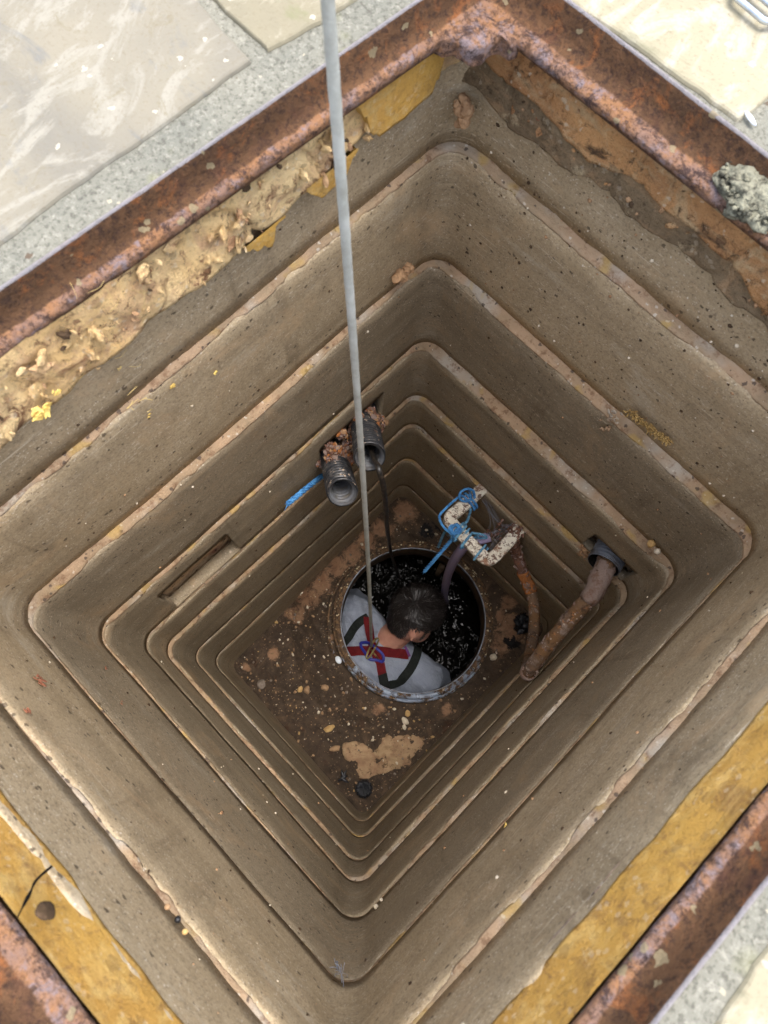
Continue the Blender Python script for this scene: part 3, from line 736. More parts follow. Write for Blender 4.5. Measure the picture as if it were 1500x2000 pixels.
# (share of the way from the lip out to the top edge, height, seat, edge)
prof = [(0.07, -.054, .3, 0), (0, -.047, .6, 0), (0, -.041, 1, 0), (.12, -.038, 1, 0), (.40, -.0365, .55, 0), (.60, -.035, .1, 0), (.78, -.029, 0, 0), (.87, -.018, 0, 0), (.95, -.006, 0, 0), (.985, -.001, 0, .6), (1.04, .0006, 0, 1), (1.22, .0006, 0, 1), (1.34, -.002, 0, .8), (1.36, -.07, 0, 0)]
rows = []
for t, z, se, ed in prof:
    row = []
    for (p, n, w), (p2, n2, w2) in zip(ri, [ro[min(len(ro) - 1, int(i * len(ro) / len(ri)))] for i in range(len(ri))]):
        pass
    ring_t = []
    A_ = FA + (OA - FA) * min(t, 1) + .012 * max(0, t - 1); B_ = FB + (OB - FB) * min(t, 1) + .012 * max(0, t - 1)
    cx, cy = FCX + (OCX - FCX) * min(t, 1), FCY + (OCY - FCY) * min(t, 1)
    m = min(1, t)
    for i, (p, n, w) in enumerate(rrect(cx, cy, A_, B_, .02 - .008 * m, .5, 6)): ring_t.append((p, n, w))
    # even spacing along each straight run
    full = []
    for i, (p, n, w) in enumerate(ring_t):
        nxt = ring_t[(i + 1) % len(ring_t)]
        d = (nxt[0] - p).length; k = 120 if d > .05 else 1
        for q in range(k): full.append((p.lerp(nxt[0], q / k), n if k > 1 else n, w))
    for p, n, w in full:
        q = Vector((p.x, p.y, z)); am = .0030 * (se + .25) + .0006
        q += (Vector((0, 0, 1)) * .7 - n * .7) * am * fbm(q, 26, 4, 4)
        q.x += .055 * (q.y - .25) * max(0, min(1, -q.x / .33)); v = bm.verts.new(q); v[ls] = se; v[le] = ed; row.append(v)
    rows.append(row)
grid_faces(bm, rows, True)
bmesh.ops.recalc_face_normals(bm, faces=bm.faces)
frame = mesh_obj('manhole_frame', bm, M['rust_frame'])
tag(frame, 'heavy rusted steel frame around the open square shaft', 'frame')
# scalloped lug in the far corner, a part of the frame
cx, cy = FCX - FA, FCY + FB
bm = bmesh.new(); P = [(-.004, .004), (-.004, -.062), (.010, -.060), (.018, -.048), (.026, -.050), (.040, -.046), (.050, -.034), (.047, -.022), (.052, -.010), (.066, -.008), (.068, .004)]
P = [(cx + x, cy + y) for x, y in P]
extrude_poly(bm, P[::-1], -.062, -.038, .004, .002, 3, .006)
ly = bm.verts.layers.float.new('seat')
for v in bm.verts: v[ly] = .7; v.co.z += .003 * fbm(v.co, 40, 2, 3)
bmesh.ops.recalc_face_normals(bm, faces=bm.faces)
mesh_obj('corner_lug', bm, M['rust_frame'], frame)

# ------------------------------------------------------------------ paving
bm = bmesh.new(); inner = rrect(OCX, OCY, OA + .0036, OB + .0036, .012, .02, 5); rows = []
for k in range(5):
    g_ = (0, .12, .5, 3, 60)[k]
    rows.append([bm.verts.new((p.x + (p.x - OCX) * g_ * 2 + (.055 * (p.y - .25) * max(0, min(1, -p.x / .33)) if k == 0 else 0), p.y + (p.y - OCY) * g_ * 2, -.0045)) for p, n, w in inner])
grid_faces(bm, rows, True); bmesh.ops.recalc_face_normals(bm, faces=bm.faces)
for f in bm.faces:
    if f.normal.z < 0: f.normal_flip()
tag(mesh_obj('pavement', bm, M['bed']), kind='structure')
def slab(pts, mat, label, seed):
    bm = bmesh.new(); extrude_poly(bm, pts, -.03, .0005, .008, .004, seed, .004)
    bmesh.ops.recalc_face_normals(bm, faces=bm.faces)
    tag(mesh_obj('paving_slab', bm, mat, smooth=False), label, 'paving slab', 'stone slabs around the shaft')
slab([(-.437, -.45), (-.437, -.121), (-.434, .05), (-.432, .191), (-.527, .201), (-1.05, .22), (-1.05, -.45)], M['slab_brown'], 'large grey-brown riven slab with pale swirls beside the straight rusty edge', 1)
slab([(-.430, .212), (-.4165, .273), (-.412, .42), (-.9, .46), (-.9, .235), (-.518, .2125)], M['slab_green'], 'greenish buff slab corner behind the grey safety line', 2)
slab([(-.04, .497), (-.257, .487), (-.40, .487), (-.44, 1.0), (-.02, 1.0), (-.034, .542)], M['slab_buff'], 'bright cream slab with the steel link lying on it', 3)
slab([(.4475, .02), (.449, -.146), (.452, -.55), (.95, -.55), (.95, .02)], M['slab_buff'], 'blurred pinkish cream slab corner at the bottom of the view', 4)
slab([(.09, .545), (.07, 1.0), (.62, 1.0), (.62, .54)], M['slab_brown'], 'grey-brown slab past the lichen lump, mostly out of view', 5)
slab([(-.40, -.53), (-.38, -.9), (.35, -.9), (.36, -.54)], M['slab_green'], 'greenish slab nearest the viewer, out of view below', 6)
# lump of old mortar with lichen on the frame
bm = bmesh.new(); p0 = on_z(1478, 335, -.012)
lump(bm, p0 + Vector((.016, 0, -.022)), .046, 4, .35, 5, (1, .72, .42), 2.5, Matrix.Identity(3))
for i in range(520):
    a_, r_ = U(0, 6.28), U(0, 1) ** .5
    lump(bm, p0 + Vector((r_ * .046 * math.cos(a_) + .016, r_ * .034 * math.sin(a_), -.014 + .012 * (1 - r_) + U(-.003, .003) - .003)), U(.0010, .0036), 1, .8)
tag(mesh_obj('mortar_lump', bm, M['lichen']), 'crusty grey-green lichen lump sitting on the rusty frame edge', 'mortar lump')
# steel link on the cream slab
bm = bmesh.new(); c0 = on_z(1478, 8, .0105); P = []
ax1 = Vector((.62, -.78, 0)); ax1 = (on_z(1497, 38, .01) - on_z(1452, 0, .01)).normalized(); ax2 = Vector((-ax1.y, ax1.x, 0))
for k in range(41):
    a_ = 2 * math.pi * k / 40; c_, s_ = math.cos(a_), math.sin(a_)
    P.append(c0 + ax2 * .0 + ax1 * (.016 * (1 if c_ > 0 else -1) + .010 * c_ if abs(c_) > .05 else 0) + ax2 * (.0105 * s_))
tube(bm, P, .0033, 10, False)
tag(mesh_obj('steel_link', bm, M['steel']), 'shiny oval steel link lying on the cream slab', 'chain link')
bm = bmesh.new(); lump(bm, on_z(1466, 231, .001), .0052, 2, .2, 3, (1.9, .55, .35), 1, Matrix.Rotation(math.atan2(*(on_z(1472, 240, 0) - on_z(1459, 221, 0)).yx), 3, 'Z'))
tag(mesh_obj('white_flake', bm, M['white']), 'thin white sliver lying at the corner of the cream slab', 'flake')

# ------------------------------------------------------------------ corrugated ducts and crumbs in the wall hole
DG = 'corrugated ducts coming out of the shaft wall'
def duct(name, label, base, mouth, r, pitch, outer, inner, tail=.12):
    base, mouth = Vector(base), Vector(mouth); ax = (mouth - base); L = ax.length; ax.normalize()
    t = thing(name, label, 'duct', base, DG)
    n = ax.orthogonal().normalized(); b_ = ax.cross(n)
    def lat(prof):
        bm = bmesh.new(); rows = []
        for d, rr in prof:
            rows.append([bm.verts.new(base + ax * d + (n * math.cos(a_) + b_ * math.sin(a_)) * (rr + .0006 * fbm((d * 9, math.cos(a_), math.sin(a_)), 2, 3, 2))) for a_ in [2 * math.pi * j / 48 for j in range(48)]])
        grid_faces(bm, rows, True); bmesh.ops.recalc_face_normals(bm, faces=bm.faces); return bm
    po, pi_ = [], []; d = -tail
    while d < L - .004:
        ph = (d / pitch) % 1; k = .5 - .5 * math.cos(2 * math.pi * ph); k = k ** .6
        po.append((d, r - .0085 + .0085 * k)); pi_.append((d, r - .0120 + .0070 * k)); d += pitch / 8
    po += [(L - .003, r - .001), (L, r - .001), (L + .0006, r - .0025)]; pi_ += [(L - .003, r - .0045), (L + .0004, r - .004)]
    put(mesh_obj('outer_skin', lat(po), outer), t); put(mesh_obj('lining', lat(pi_), inner), t)
    return t
mA = on_x(669, 962, -.245); bA = on_x(651, 888, -.372)
mB = on_x(722, 892, -.250); bB = on_x(712, 822, -.372)
duct('corrugated_duct', 'black corrugated duct with an empty open mouth, beside the blue rope stub', bA, mA, .0345, .0155, M['duct'], M['duct_in'])
duct('corrugated_duct', 'black corrugated duct behind the safety line, with a black cable hanging from its mouth', bB, mB, .0345, .0155, M['duct'], M['duct_in'])
bC = on_x(716, 815, -.43); mC = on_x(722, 812, -.372)
duct('corrugated_duct', 'thin black corrugated duct end tucked high in the hole behind the two wide ducts', bC, mC, .017, .007, M['duct'], M['void'], .05)
# rusty crumbs packed round the ducts
def crumbs(pts, n, rr, flake, label, cat, mats, name):
    bm = bmesh.new()
    for c_, r_ in pts:
        lump(bm, c_, r_ * .85, 3, .6, None, (1, 1, 1), 2.2)
        for i in range(n):
            d = Vector((rnd.gauss(0, 1), rnd.gauss(0, 1), rnd.gauss(0, 1) + .3)).normalized(); f0 = len(bm.faces)
            lump(bm, Vector(c_) + d * r_ * U(.75, 1.2), U(*rr) * U(.6, 1), 1, .6, None, (1.5, 1, flake), 1.3)
            bm.faces.ensure_lookup_table(); mi = rnd.choice((0, 0, 0, 1, 2, 2, 3, 4))
            for f in bm.faces[f0:]: f.material_index = mi
    return tag(mesh_obj(name, bm, mats=mats, smooth=False), label, cat)
cp = []
for px_, py_, x_, r_ in ((648, 880, -.352, .024), (660, 905, -.330, .021), (676, 866, -.360, .022), (640, 905, -.36, .016), (672, 915, -.322, .016), (684, 893, -.345, .018), (694, 845, -.362, .022), (712, 846, -.345, .022), (727, 862, -.328, .018), (735, 842, -.352, .018), (700, 868, -.345, .018), (668, 848, -.368, .016)):
    cp.append((on_x(px_, py_, x_), r_))
cp = [(c_, r_ * .7) for c_, r_ in cp]
for b_, m_ in ((bA, mA), (bB, mB)):
    ax_ = (m_ - b_).normalized(); s_ = (-FW - ax_ * (-FW).dot(ax_)).normalized(); q_ = ax_.cross(s_)
    for i in range(11):
        a_ = U(-1.5, 1.5); t_ = U(.0, .5) * (1 - .2 * abs(a_)); cp.append((b_.lerp(m_, t_) + (s_ * math.cos(a_) + q_ * math.sin(a_)) * .033, U(.007, .013)))
crumbs(cp, 70, (.0022, .0060), .4, 'rusty brown crumbs and flakes heaped over the two black ducts', 'rust crumbs', [M['crumb'], M['hose_orange'], M['hose_pale'], M['mud_dark'], M['mud']], 'rust_crumbs')
bm = bmesh.new(); p0 = on_x(738, 826, -.372); 
for i in range(40): lump(bm, p0 + Vector((U(-.012, .012), U(-.03, .03), U(-.035, .012))), U(.003, .009), 1, .6, None, (1, 1, .7))
tag(mesh_obj('mud_plug', bm, M['mud'], smooth=False), 'tan mud plug filling the corner of the duct hole', 'mud')
# blue rope stub by the ducts
bm = bmesh.new(); rope3(bm, resample(smooth_path([on_x(638, 922, -.40), on_x(622, 935, -.362), on_x(592, 959, -.352), on_x(562, 984, -.350)], 14), .002), .0066, .042)
tag(mesh_obj('rope_stub', bm, M['blue']), 'short cut end of bright blue rope poking from the duct hole', 'rope')
# black cable from the duct down into the water
bm = bmesh.new()
dB = (mB - EYE).dot(FW)
P = [bB.lerp(mB, .55), at(731, 898, dB + .012), at(737, 908, dB - .012), at(742, 922, dB - .018), at(747, 942, dB + .02), at(751, 965, dB + .12), at(754, 995, dB + .28), at(756, 1030, dB + .48), on_z(764, 1082, -2.05), on_z(777, 1120, -2.42), on_z(786, 1140, WZ - .08)]
tube(bm, smooth_path(P, 12), lambda t: .0062, 10, True, .001)
tag(mesh_obj('black_cable', bm, M['cable']), 'thin black cable hanging from a duct down into the dark water', 'cable')

# ------------------------------------------------------------------ right-hand duct with the mud-crusted hose
hS = on_y(1183, 1098, BY - .01)
duct('corrugated_duct', 'grey corrugated duct end in the wall hole, with the rusty hose coming out of it', hS + Vector((-.01, .05, -.005)), hS + Vector((.0, -.012, .006)), .042, .010, M['duct_grey'], M['void'], .04)
hose = thing('crusted_hose', 'brown mud-crusted hose hanging in a tight bend from the wall duct', 'hose', hS)
HP = [hS + Vector((-.005, .06, -.0)), hS + Vector((0, .01, 0)), Vector((.300, .398, -1.118)), Vector((.311, .325, -1.17)), Vector((.326, .245, -1.26)), Vector((.342, .195, -1.325)), Vector((.350, .180, -1.37))]
HPs = smooth_path(HP, 10)
def hose_r(t): return .0205 - .0025 * t + (.004 * math.exp(-((t - .22) / .08) ** 2))
bm = bmesh.new(); tube(bm, HPs, hose_r, 20, True, .0022, 3); put(mesh_obj('upper_leg', bm, M['hose']), hose)
bm = bmesh.new(); tube(bm, HPs[int(len(HPs) * .17):int(len(HPs) * .42)], lambda t: .0225 + .003 * math.sin(t * 3.1), 22, True, .005, 21); put(mesh_obj('pale_crust', bm, M['hose_pale']), hose)
bm = bmesh.new(); e = HPs[-1]; d = (HPs[-1] - HPs[-3]).normalized()
tube(bm, [e - d * .012, e - d * .002, e + d * .006, e + d * .013, e + d * .017], lambda t: .0218 - .014 * max(0, t - .4), 20, True, .001, 5); put(mesh_obj('end_band', bm, M['hose_pale']), hose)
LP = [Vector((.346, .192, -1.40)), Vector((.334, .245, -1.49)), Vector((.300, .325, -1.57)), Vector((.262, .375, -1.60)), Vector((.218, .408, -1.60)), Vector((.165, .425, -1.575)), Vector((.115, .440, -1.53)), Vector((.080, .442, -1.46))]
LPs = smooth_path(LP, 10); n_ = len(LPs)
bm = bmesh.new(); tube(bm, LPs[:int(n_ * .62)], .0170, 18, True, .0016, 8); put(mesh_obj('lower_leg', bm, M['hose']), hose)
bm = bmesh.new(); tube(bm, LPs[int(n_ * .56):int(n_ * .74)], .0185, 18, True, .006, 9); put(mesh_obj('rust_collar', bm, M['hose_orange']), hose)
bm = bmesh.new(); tube(bm, LPs[int(n_ * .70):], .0165, 18, True, .006, 10); put(mesh_obj('crusted_end', bm, M['crumb']), hose)
bm = bmesh.new()
for i in range(300):
    t = U(.12, .98); p = HPs[int(t * (len(HPs) - 1))]; d = Vector((rnd.gauss(0, 1), rnd.gauss(0, 1), rnd.gauss(0, 1))).normalized()
    lump(bm, p + d * .019, U(.0012, .0042), 1, .6, None, (1.5, 1, .6))
put(mesh_obj('mud_crust', bm, M['hose_pale'], smooth=False), hose)
bm = bmesh.new()
for i in range(120):
    d = Vector((rnd.gauss(0, 1), rnd.gauss(0, 1), rnd.gauss(0, 1))).normalized(); lump(bm, HPs[int(U(.12, .3) * len(HPs))] + d * .021, U(.002, .006), 1, .7, None, (1.3, 1, .6))
put(mesh_obj('mud_crust', bm, M['hose_pale'], smooth=False), hose)
bm = bmesh.new()
for i in range(90):
    t = U(.55, 1); p = LPs[int(t * (n_ - 1))]; d = Vector((rnd.gauss(0, 1), rnd.gauss(0, 1), rnd.gauss(0, 1))).normalized()
    lump(bm, p + d * .017, U(.0015, .006), 1, .6, None, (1.3, 1, .6))
put(mesh_obj('mud_crust', bm, M['hose_pale'], smooth=False), hose)
bm = bmesh.new(); p0 = on_y(1150, 1085, BY - .003)
for i in range(40): lump(bm, p0 + Vector((U(-.03, .035), U(-.006, .006), U(-.03, .02))), U(.003, .010), 1, .6, None, (1, .6, .8))
tag(mesh_obj('mortar_pack', bm, M['mud'], smooth=False), 'gravelly mortar packed beside the grey duct in the wall hole', 'mortar')

# ------------------------------------------------------------------ white bracket, ropes and purple hose
br = thing('wall_bracket', 'chipped white U-shaped bracket sticking out from the shaft wall', 'bracket', (-.01, BY, -1.392))
bm = bmesh.new(); BZ = -1.400
P = [Vector((-.088, BY + .03, BZ + .010)), Vector((-.091, .44, BZ + .004)), Vector((-.094, .38, BZ)), Vector((-.097, .352, BZ)), Vector((-.088, .339, BZ)), Vector((-.070, .336, BZ)), Vector((0, .334, BZ - .004)), Vector((.045, .332, BZ - .004)), Vector((.062, .334, BZ)), Vector((.070, .348, BZ)), Vector((.070, .39, BZ)), Vector((.067, .44, BZ)), Vector((.065, BY + .03, BZ))]
Q = smooth_path(P, 6); rows = []
for i, p in enumerate(Q):
    t_ = (Q[min(i + 1, len(Q) - 1)] - Q[max(i - 1, 0)]).normalized(); sd = t_.cross(Vector((0, 0, 1))).normalized(); h_ = Vector((0, 0, 1)); W_, H_ = .0180, .010; row = []
    for x_, y_ in ((-1, -.7), (-1, .6), (-.85, 1), (.85, 1), (1, .6), (1, -.7), (.85, -1), (-.85, -1)):
        q = p + sd * (x_ * W_) + h_ * (y_ * H_); q += Vector((1, 1, 1)) * .0012 * fbm(q, 60, 2, 3); row.append(bm.verts.new(q))
    rows.append(row)
grid_faces(bm, rows, True); bm.faces.new(rows[0]); bm.faces.new(rows[-1][::-1]); bmesh.ops.recalc_face_normals(bm, faces=bm.faces)
bo = put(mesh_obj('bar', bm, M['chipped']), br)
md = bo.modifiers.new('bv', 'BEVEL'); md.width = .003; md.segments = 2; md.limit_method = 'ANGLE'; md.angle_limit = .6
bm = bmesh.new()
for i in range(70): lump(bm, Vector((.066 + U(-.022, .022), U(.43, .468), BZ + .011 + U(-.004, .006))), U(.001, .0045), 1, .7)
for i in range(50): lump(bm, Vector((.03 + U(-.03, .05), U(.40, .46), BZ - .03 + U(-.03, .02))), U(.002, .007), 1, .7)
put(mesh_obj('rust_crust', bm, M['crumb'], smooth=False), br)
def wrap(c, axis, u, v, ru, rv, turns, pitch_):       # turns of rope round a bar
    P = []; N = int(turns * 26)
    for k in range(N + 1):
        a_ = 2 * math.pi * k / 26; P.append(c + axis * (pitch_ * (k / 26 - turns / 2)) + u * (ru * math.cos(a_)) + v * (rv * math.sin(a_)))
    return P
X_, Y_, Z_ = Vector((1, 0, 0)), Vector((0, 1, 0)), Vector((0, 0, 1)); rr_ = .0037
tie = thing('blue_rope', 'frayed blue rope knotted round the white bracket with a loose tail', 'rope', (-.05, .35, BZ + .02))
bm = bmesh.new(); 
rope3(bm, resample(wrap(Vector((-.090, .420, BZ)), Y_, X_, Z_, .027, .017, 1.6, .011), .0018), rr_, .036)
P = [Vector((-.118, .415, BZ + .012)), Vector((-.121, .385, BZ + .012)), Vector((-.122, .35, BZ + .008)), Vector((-.118, .325, BZ + .004)), Vector((-.09, .312, BZ + .006)), Vector((-.055, .312, BZ + .016))]
rope3(bm, resample(smooth_path(P, 12), .0018), rr_, .036)
P = [Vector((-.084, .432, BZ + .02)), Vector((-.100, .438, BZ + .040)), Vector((-.116, .428, BZ + .045)), Vector((-.122, .41, BZ + .038)), Vector((-.112, .398, BZ + .028)), Vector((-.096, .404, BZ + .024)), Vector((-.090, .42, BZ + .026)), Vector((-.102, .430, BZ + .028))]
rope3(bm, resample(smooth_path(P, 12), .0018), rr_, .036)
put(mesh_obj('arm_lashing', bm, M['blue']), tie)
bm = bmesh.new()
rope3(bm, resample(wrap(Vector((-.045, .334, BZ - .002)), X_, Y_, Z_, .027, .018, 2.2, .012), .0018), rr_, .036)
rope3(bm, resample(wrap(Vector((-.012, .334, BZ - .002)), (X_ + Y_ * .45).normalized(), Y_, Z_, .029, .018, 1.1, .018), .0018), rr_, .036)
rope3(bm, resample(wrap(Vector((.036, .333, BZ - .002)), (X_ - Y_ * .2).normalized(), Y_, Z_, .026, .016, 1.0, .012), .0018), rr_ * .9, .026)
P = [Vector((-.02, .355, BZ + .014)), Vector((.005, .375, BZ + .006)), Vector((.018, .38, BZ - .008)), Vector((.0, .365, BZ - .02))]
rope3(bm, resample(smooth_path(P, 12), .0018), rr_ * .9, .026)
put(mesh_obj('base_lashing', bm, M['blue_old']), tie)
bm = bmesh.new(); K = Vector((-.060, .326, BZ + .020))
for s_ in range(4):
    d1 = Vector((U(-1, 1), U(-1, 1), U(-.3, .6))).normalized(); d2 = d1.cross(Vector((U(-1, 1), U(-1, 1), 1))).normalized()
    rope3(bm, resample([K + (d1 * math.cos(a_) * .016 + d2 * math.sin(a_) * .011) + Vector((0, 0, .003)) for a_ in [2 * math.pi * k / 24 for k in range(23)]], .0018), rr_, .036)
put(mesh_obj('knot', bm, M['blue']), tie)
bm = bmesh.new(); t0, t1 = on_z(893, 1040, BZ + .012), on_z(829, 1116, -1.60)
rope3(bm, resample(smooth_path([K, t0, t0.lerp(t1, .35) + Vector((0, 0, -.01)), t0.lerp(t1, .7), t1], 14), .0018), .0056, .04)
put(mesh_obj('tail', bm, M['blue']), tie)
bm = bmesh.new(); t1 = on_z(856, 1068, -1.62)
rope3(bm, resample(smooth_path([K + Vector((-.01, 0, -.01)), on_z(868, 1040, -1.48), t1], 14), .0018), .0040, .036)
rope3(bm, resample(smooth_path([Vector((-.072, .41, BZ - .01)), Vector((-.06, .39, BZ - .06)), Vector((-.055, .36, BZ - .05)), Vector((-.05, .345, BZ - .01))], 12), .0018), .0040, .036)
put(mesh_obj('short_tail', bm, M['blue_old']), tie)
bm = bmesh.new()
P = [Vector((.02, .40, BZ - .05)), on_z(915, 1062, -1.46), on_z(898, 1078, -1.54), on_z(882, 1104, -1.75), on_z(873, 1130, -2.0), on_z(868, 1160, -2.3), on_z(870, 1180, WZ - .06)]
tube(bm, smooth_path(P, 12), lambda t: .0150, 18, True, .0008)
tag(mesh_obj('purple_hose', bm, M['purple']), 'purple-grey hose curving from under the white bracket into the tank', 'hose')
# dusty web stretched inside the bracket
def web(name, label, anchors, c, n, r=.00035):
    bm = bmesh.new(); A_ = [Vector(a_) for a_ in anchors]
    for i in range(n):
        p, q = rnd.sample(A_, 2); p = p + Vector((U(-1, 1), U(-1, 1), U(-1, 1))) * .012; q = q + Vector((U(-1, 1), U(-1, 1), U(-1, 1))) * .012
        m_ = (p + q) / 2 * .5 + Vector(c) * .5
        tube(bm, smooth_path([p, m_, q], 5), r, 4, False)
    return tag(mesh_obj(name, bm, M['cobweb']), label, 'cobweb')
web('cobweb', 'dusty grey cobweb spanning the inside of the white bracket', [(-.06, .46, BZ - .02), (.05, .46, BZ - .01), (.05, .37, BZ - .02), (.0, .36, BZ - .02), (.03, .465, BZ - .08), (.02, .44, BZ - .05)], (.03, .43, BZ - .03), 34)
pc = on_x(690, 1893, .352)
pc = Vector((.345, -.452, pc.z))
bm = bmesh.new()
for i in range(12):
    p = pc + Vector((U(-.012, .004), U(-.004, .012), U(-.012, .012))); d = Vector((U(-1, .3), U(-.3, 1), U(-.6, 1))).normalized(); P = [p]
    for k in range(5):
        d = (d + Vector((U(-1, 1), U(-1, 1), U(-1, 1))) * .7).normalized(); p = p + d * .0035; P.append(p)
    tube(bm, smooth_path(P, 3), U(.0002, .0007), 5)
tag(mesh_obj('cobweb', bm, M['cobweb']), 'pale bluish cobweb tuft in the bottom corner of the second joint', 'cobweb')

# ------------------------------------------------------------------ the man in the tank
man = thing('person', 'man in grey T-shirt and red harness standing chest deep in the tank opening', 'person', (.0, .0, -2.6))
Hc = Vector((.002, .163, -2.185)); F_ = Vector((.66, .60, -.45)).normalized(); U_ = (Vector((0, 0, 1)) - F_ * F_.z); U_.normalize(); R_ = F_.cross(U_)
U_ = (U_ + R_ * -.88).normalized(); R_ = F_.cross(U_)
def hp(f, r, u): return Hc + F_ * f + R_ * r + U_ * u
def ell(bm, c, ax_, rad, sub=3):
    res = bmesh.ops.create_icosphere(bm, subdivisions=sub, radius=1)
    for v in res['verts']: v.co = Vector(c) + ax_[0] * (v.co.x * rad[0]) + ax_[1] * (v.co.y * rad[1]) + ax_[2] * (v.co.z * rad[2])
def caps(bm, p0, p1, r0, r1, n=9):
    p0, p1 = Vector(p0), Vector(p1)
    for i in range(n):
        t = i / (n - 1); r_ = r0 + (r1 - r0) * t; ell(bm, p0.lerp(p1, t), (X_, Y_, Z_), (r_, r_, r_), 2)
W3 = (X_, Y_, Z_)
SL, SR = Vector((-.185, .020, -2.375)), Vector((.196, .046, -2.385))
NB, NT = Vector((-.012, .045, -2.300)), Vector((.002, .118, -2.235))
EL, ER = Vector((-.275, .10, -2.64)), Vector((.290, .13, -2.66))
HL, HR = Vector((-.10, .40, -2.70)), Vector((.17, .42, -2.70))
def torso(bm, e=0.0):
    sp = (Vector((1, .03, 0)).normalized(), Vector((0, .6, .75)).normalized(), Vector((0, -.75, .6)).normalized())
    ell(bm, (.008, -.035, -2.43), sp, (.165 + e, .125 + e, .16 + e)); ell(bm, (.010, -.13, -2.56), sp, (.150 + e, .115 + e, .20 + e)); ell(bm, (.01, -.17, -2.78), W3, (.145 + e, .115 + e, .16 + e))
    for s_ in (SL, SR): caps(bm, s_, NB + Vector((0, -.03, -.045)), .072 + e, .066 + e)
    for s_ in (-1, 1): ell(bm, (.008 + .085 * s_, -.035, -2.395), W3, (.075 + e, .085 + e, .060 + e), 2)   # shoulder blades
bm = bmesh.new(); torso(bm)
caps(bm, SL, EL, .056, .042); caps(bm, EL, HL, .041, .028); caps(bm, SR, ER, .056, .042); caps(bm, ER, HR, .041, .028)
caps(bm, NB + Vector((0, -.02, -.04)), NT, .064, .056, 7)
caps(bm, (-.08, -.16, -2.85), (-.09, -.02, -3.1), .085, .06); caps(bm, (.10, -.16, -2.85), (.11, -.02, -3.1), .085, .06)
AXH = (F_, R_, U_)
ell(bm, Hc, AXH, (.094, .074, .102)); ell(bm, hp(.018, 0, .02), AXH, (.086, .070, .085)); ell(bm, hp(.045, 0, -.055), AXH, (.050, .052, .055)); ell(bm, hp(.062, 0, -.092), AXH, (.026, .026, .020))
caps(bm, hp(.088, 0, .005), hp(.108, 0, -.028), .008, .013, 5); ell(bm, hp(.092, 0, -.062), AXH, (.010, .022, .008), 2)
for s_ in (-1, 1):
    ell(bm, hp(.083, .034 * s_, .022), AXH, (.012, .022, .007), 2)
    e0 = hp(-.012, .073 * s_, -.018); eo = (F_ * .9 - U_ * .15).normalized(); en = (R_ * s_ * .72 - F_ * .55 + U_ * .1).normalized(); eu = U_
    for k in range(15):                                # helix of the ear, open towards the cheek
        a_ = math.radians(-70 + 250 * k / 14); q = e0 + eu * (.034 * math.sin(a_) + .002) + (-F_ * .6 + en * .5) * (.022 * (math.cos(math.radians(180) - a_) * -1)) * -1 + en * .004
        ell(bm, q, W3, (.0052, .0052, .0052), 1)
    ell(bm, e0 - F_ * .004 + en * .002, (en, eu, en.cross(eu)), (.005, .024, .015), 2); ell(bm, e0 - eu * .028 + en * .004, W3, (.007, .007, .009), 1)
for hnd, el_ in ((HL, EL), (HR, ER)):                  # hands under the water, fingers slightly curled
    d = (hnd - el_).normalized(); sd = d.cross(Z_).normalized(); pn = sd.cross(d)
    ell(bm, hnd + d * .045, (d, sd, pn), (.048, .040, .016), 2)
    for k, L_ in enumerate((.062, .072, .066, .052)):
        b0 = hnd + d * .085 + sd * (.027 - .018 * k); b1 = b0 + d * L_ * .55 - pn * .006; b2 = b1 + d * L_ * .45 - pn * .020
        caps(bm, b0, b1, .0088, .008, 5); caps(bm, b1, b2, .008, .007, 5)
    caps(bm, hnd + d * .03 + sd * .036, hnd + d * .075 + sd * .062 - pn * .012, .011, .0085, 6)
body = mesh_obj('body', bm, M['skin'])
md = body.modifiers.new('r', 'REMESH'); md.mode = 'VOXEL'; md.voxel_size = .0042
md = body.modifiers.new('s', 'SMOOTH'); md.factor = .5; md.iterations = 4
bake(body); put(body, man)
# T-shirt: follows the torso, short sleeves, cut at the neck
bm = bmesh.new(); torso(bm, .012)
caps(bm, SL, SL.lerp(EL, .7), .080, .064, 14); caps(bm, SR, SR.lerp(ER, .7), .080, .064, 14)
for s_, o_ in ((SL, 1), (SR, -1)): ell(bm, s_ + Vector((.045 * o_, -.03, -.015)), W3, (.105, .095, .082))
shirt = mesh_obj('t_shirt', bm, M['shirt'])
md = shirt.modifiers.new('r', 'REMESH'); md.mode = 'VOXEL'; md.voxel_size = .006
md = shirt.modifiers.new('s', 'SMOOTH'); md.factor = .6; md.iterations = 26
bake(shirt); put(shirt, man)
for v in shirt.data.vertices:                          # drag folds from shoulder to shoulder blade
    p = v.co; n = v.normal
    f = math.sin(p.x * 60 + p.y * 95 + 5 * nz(p, 7, 2)) * max(0, nz(p, 5, 8) + .25)
    v.co = p + n * (.0085 * f + .0060 * fbm(p, 12, 4, 3) + .004 * math.sin(p.x * 40 - p.y * 140 + 6 * nz(p, 5, 5)) * max(0, nz(p, 6, 31)))
bv = BVHTree.FromPolygons([v.co.copy() for v in shirt.data.vertices], [list(p.vertices) for p in shirt.data.polygons])
bvb = BVHTree.FromPolygons([v.co.copy() for v in body.data.vertices], [list(p.vertices) for p in body.data.polygons])
def on_shirt(px_, py_, lift=.004):                     # the point of the shirt that lies under this photo point
    d = ray(px_, py_).normalized(); h = bv.ray_cast(EYE, d)
    if h[0] is None:
        p = on_z(px_, py_, -2.36); h = bv.find_nearest(p)
    n = h[1]
    if n.dot(d) > 0: n = -n
    return h[0] + n * lift, n
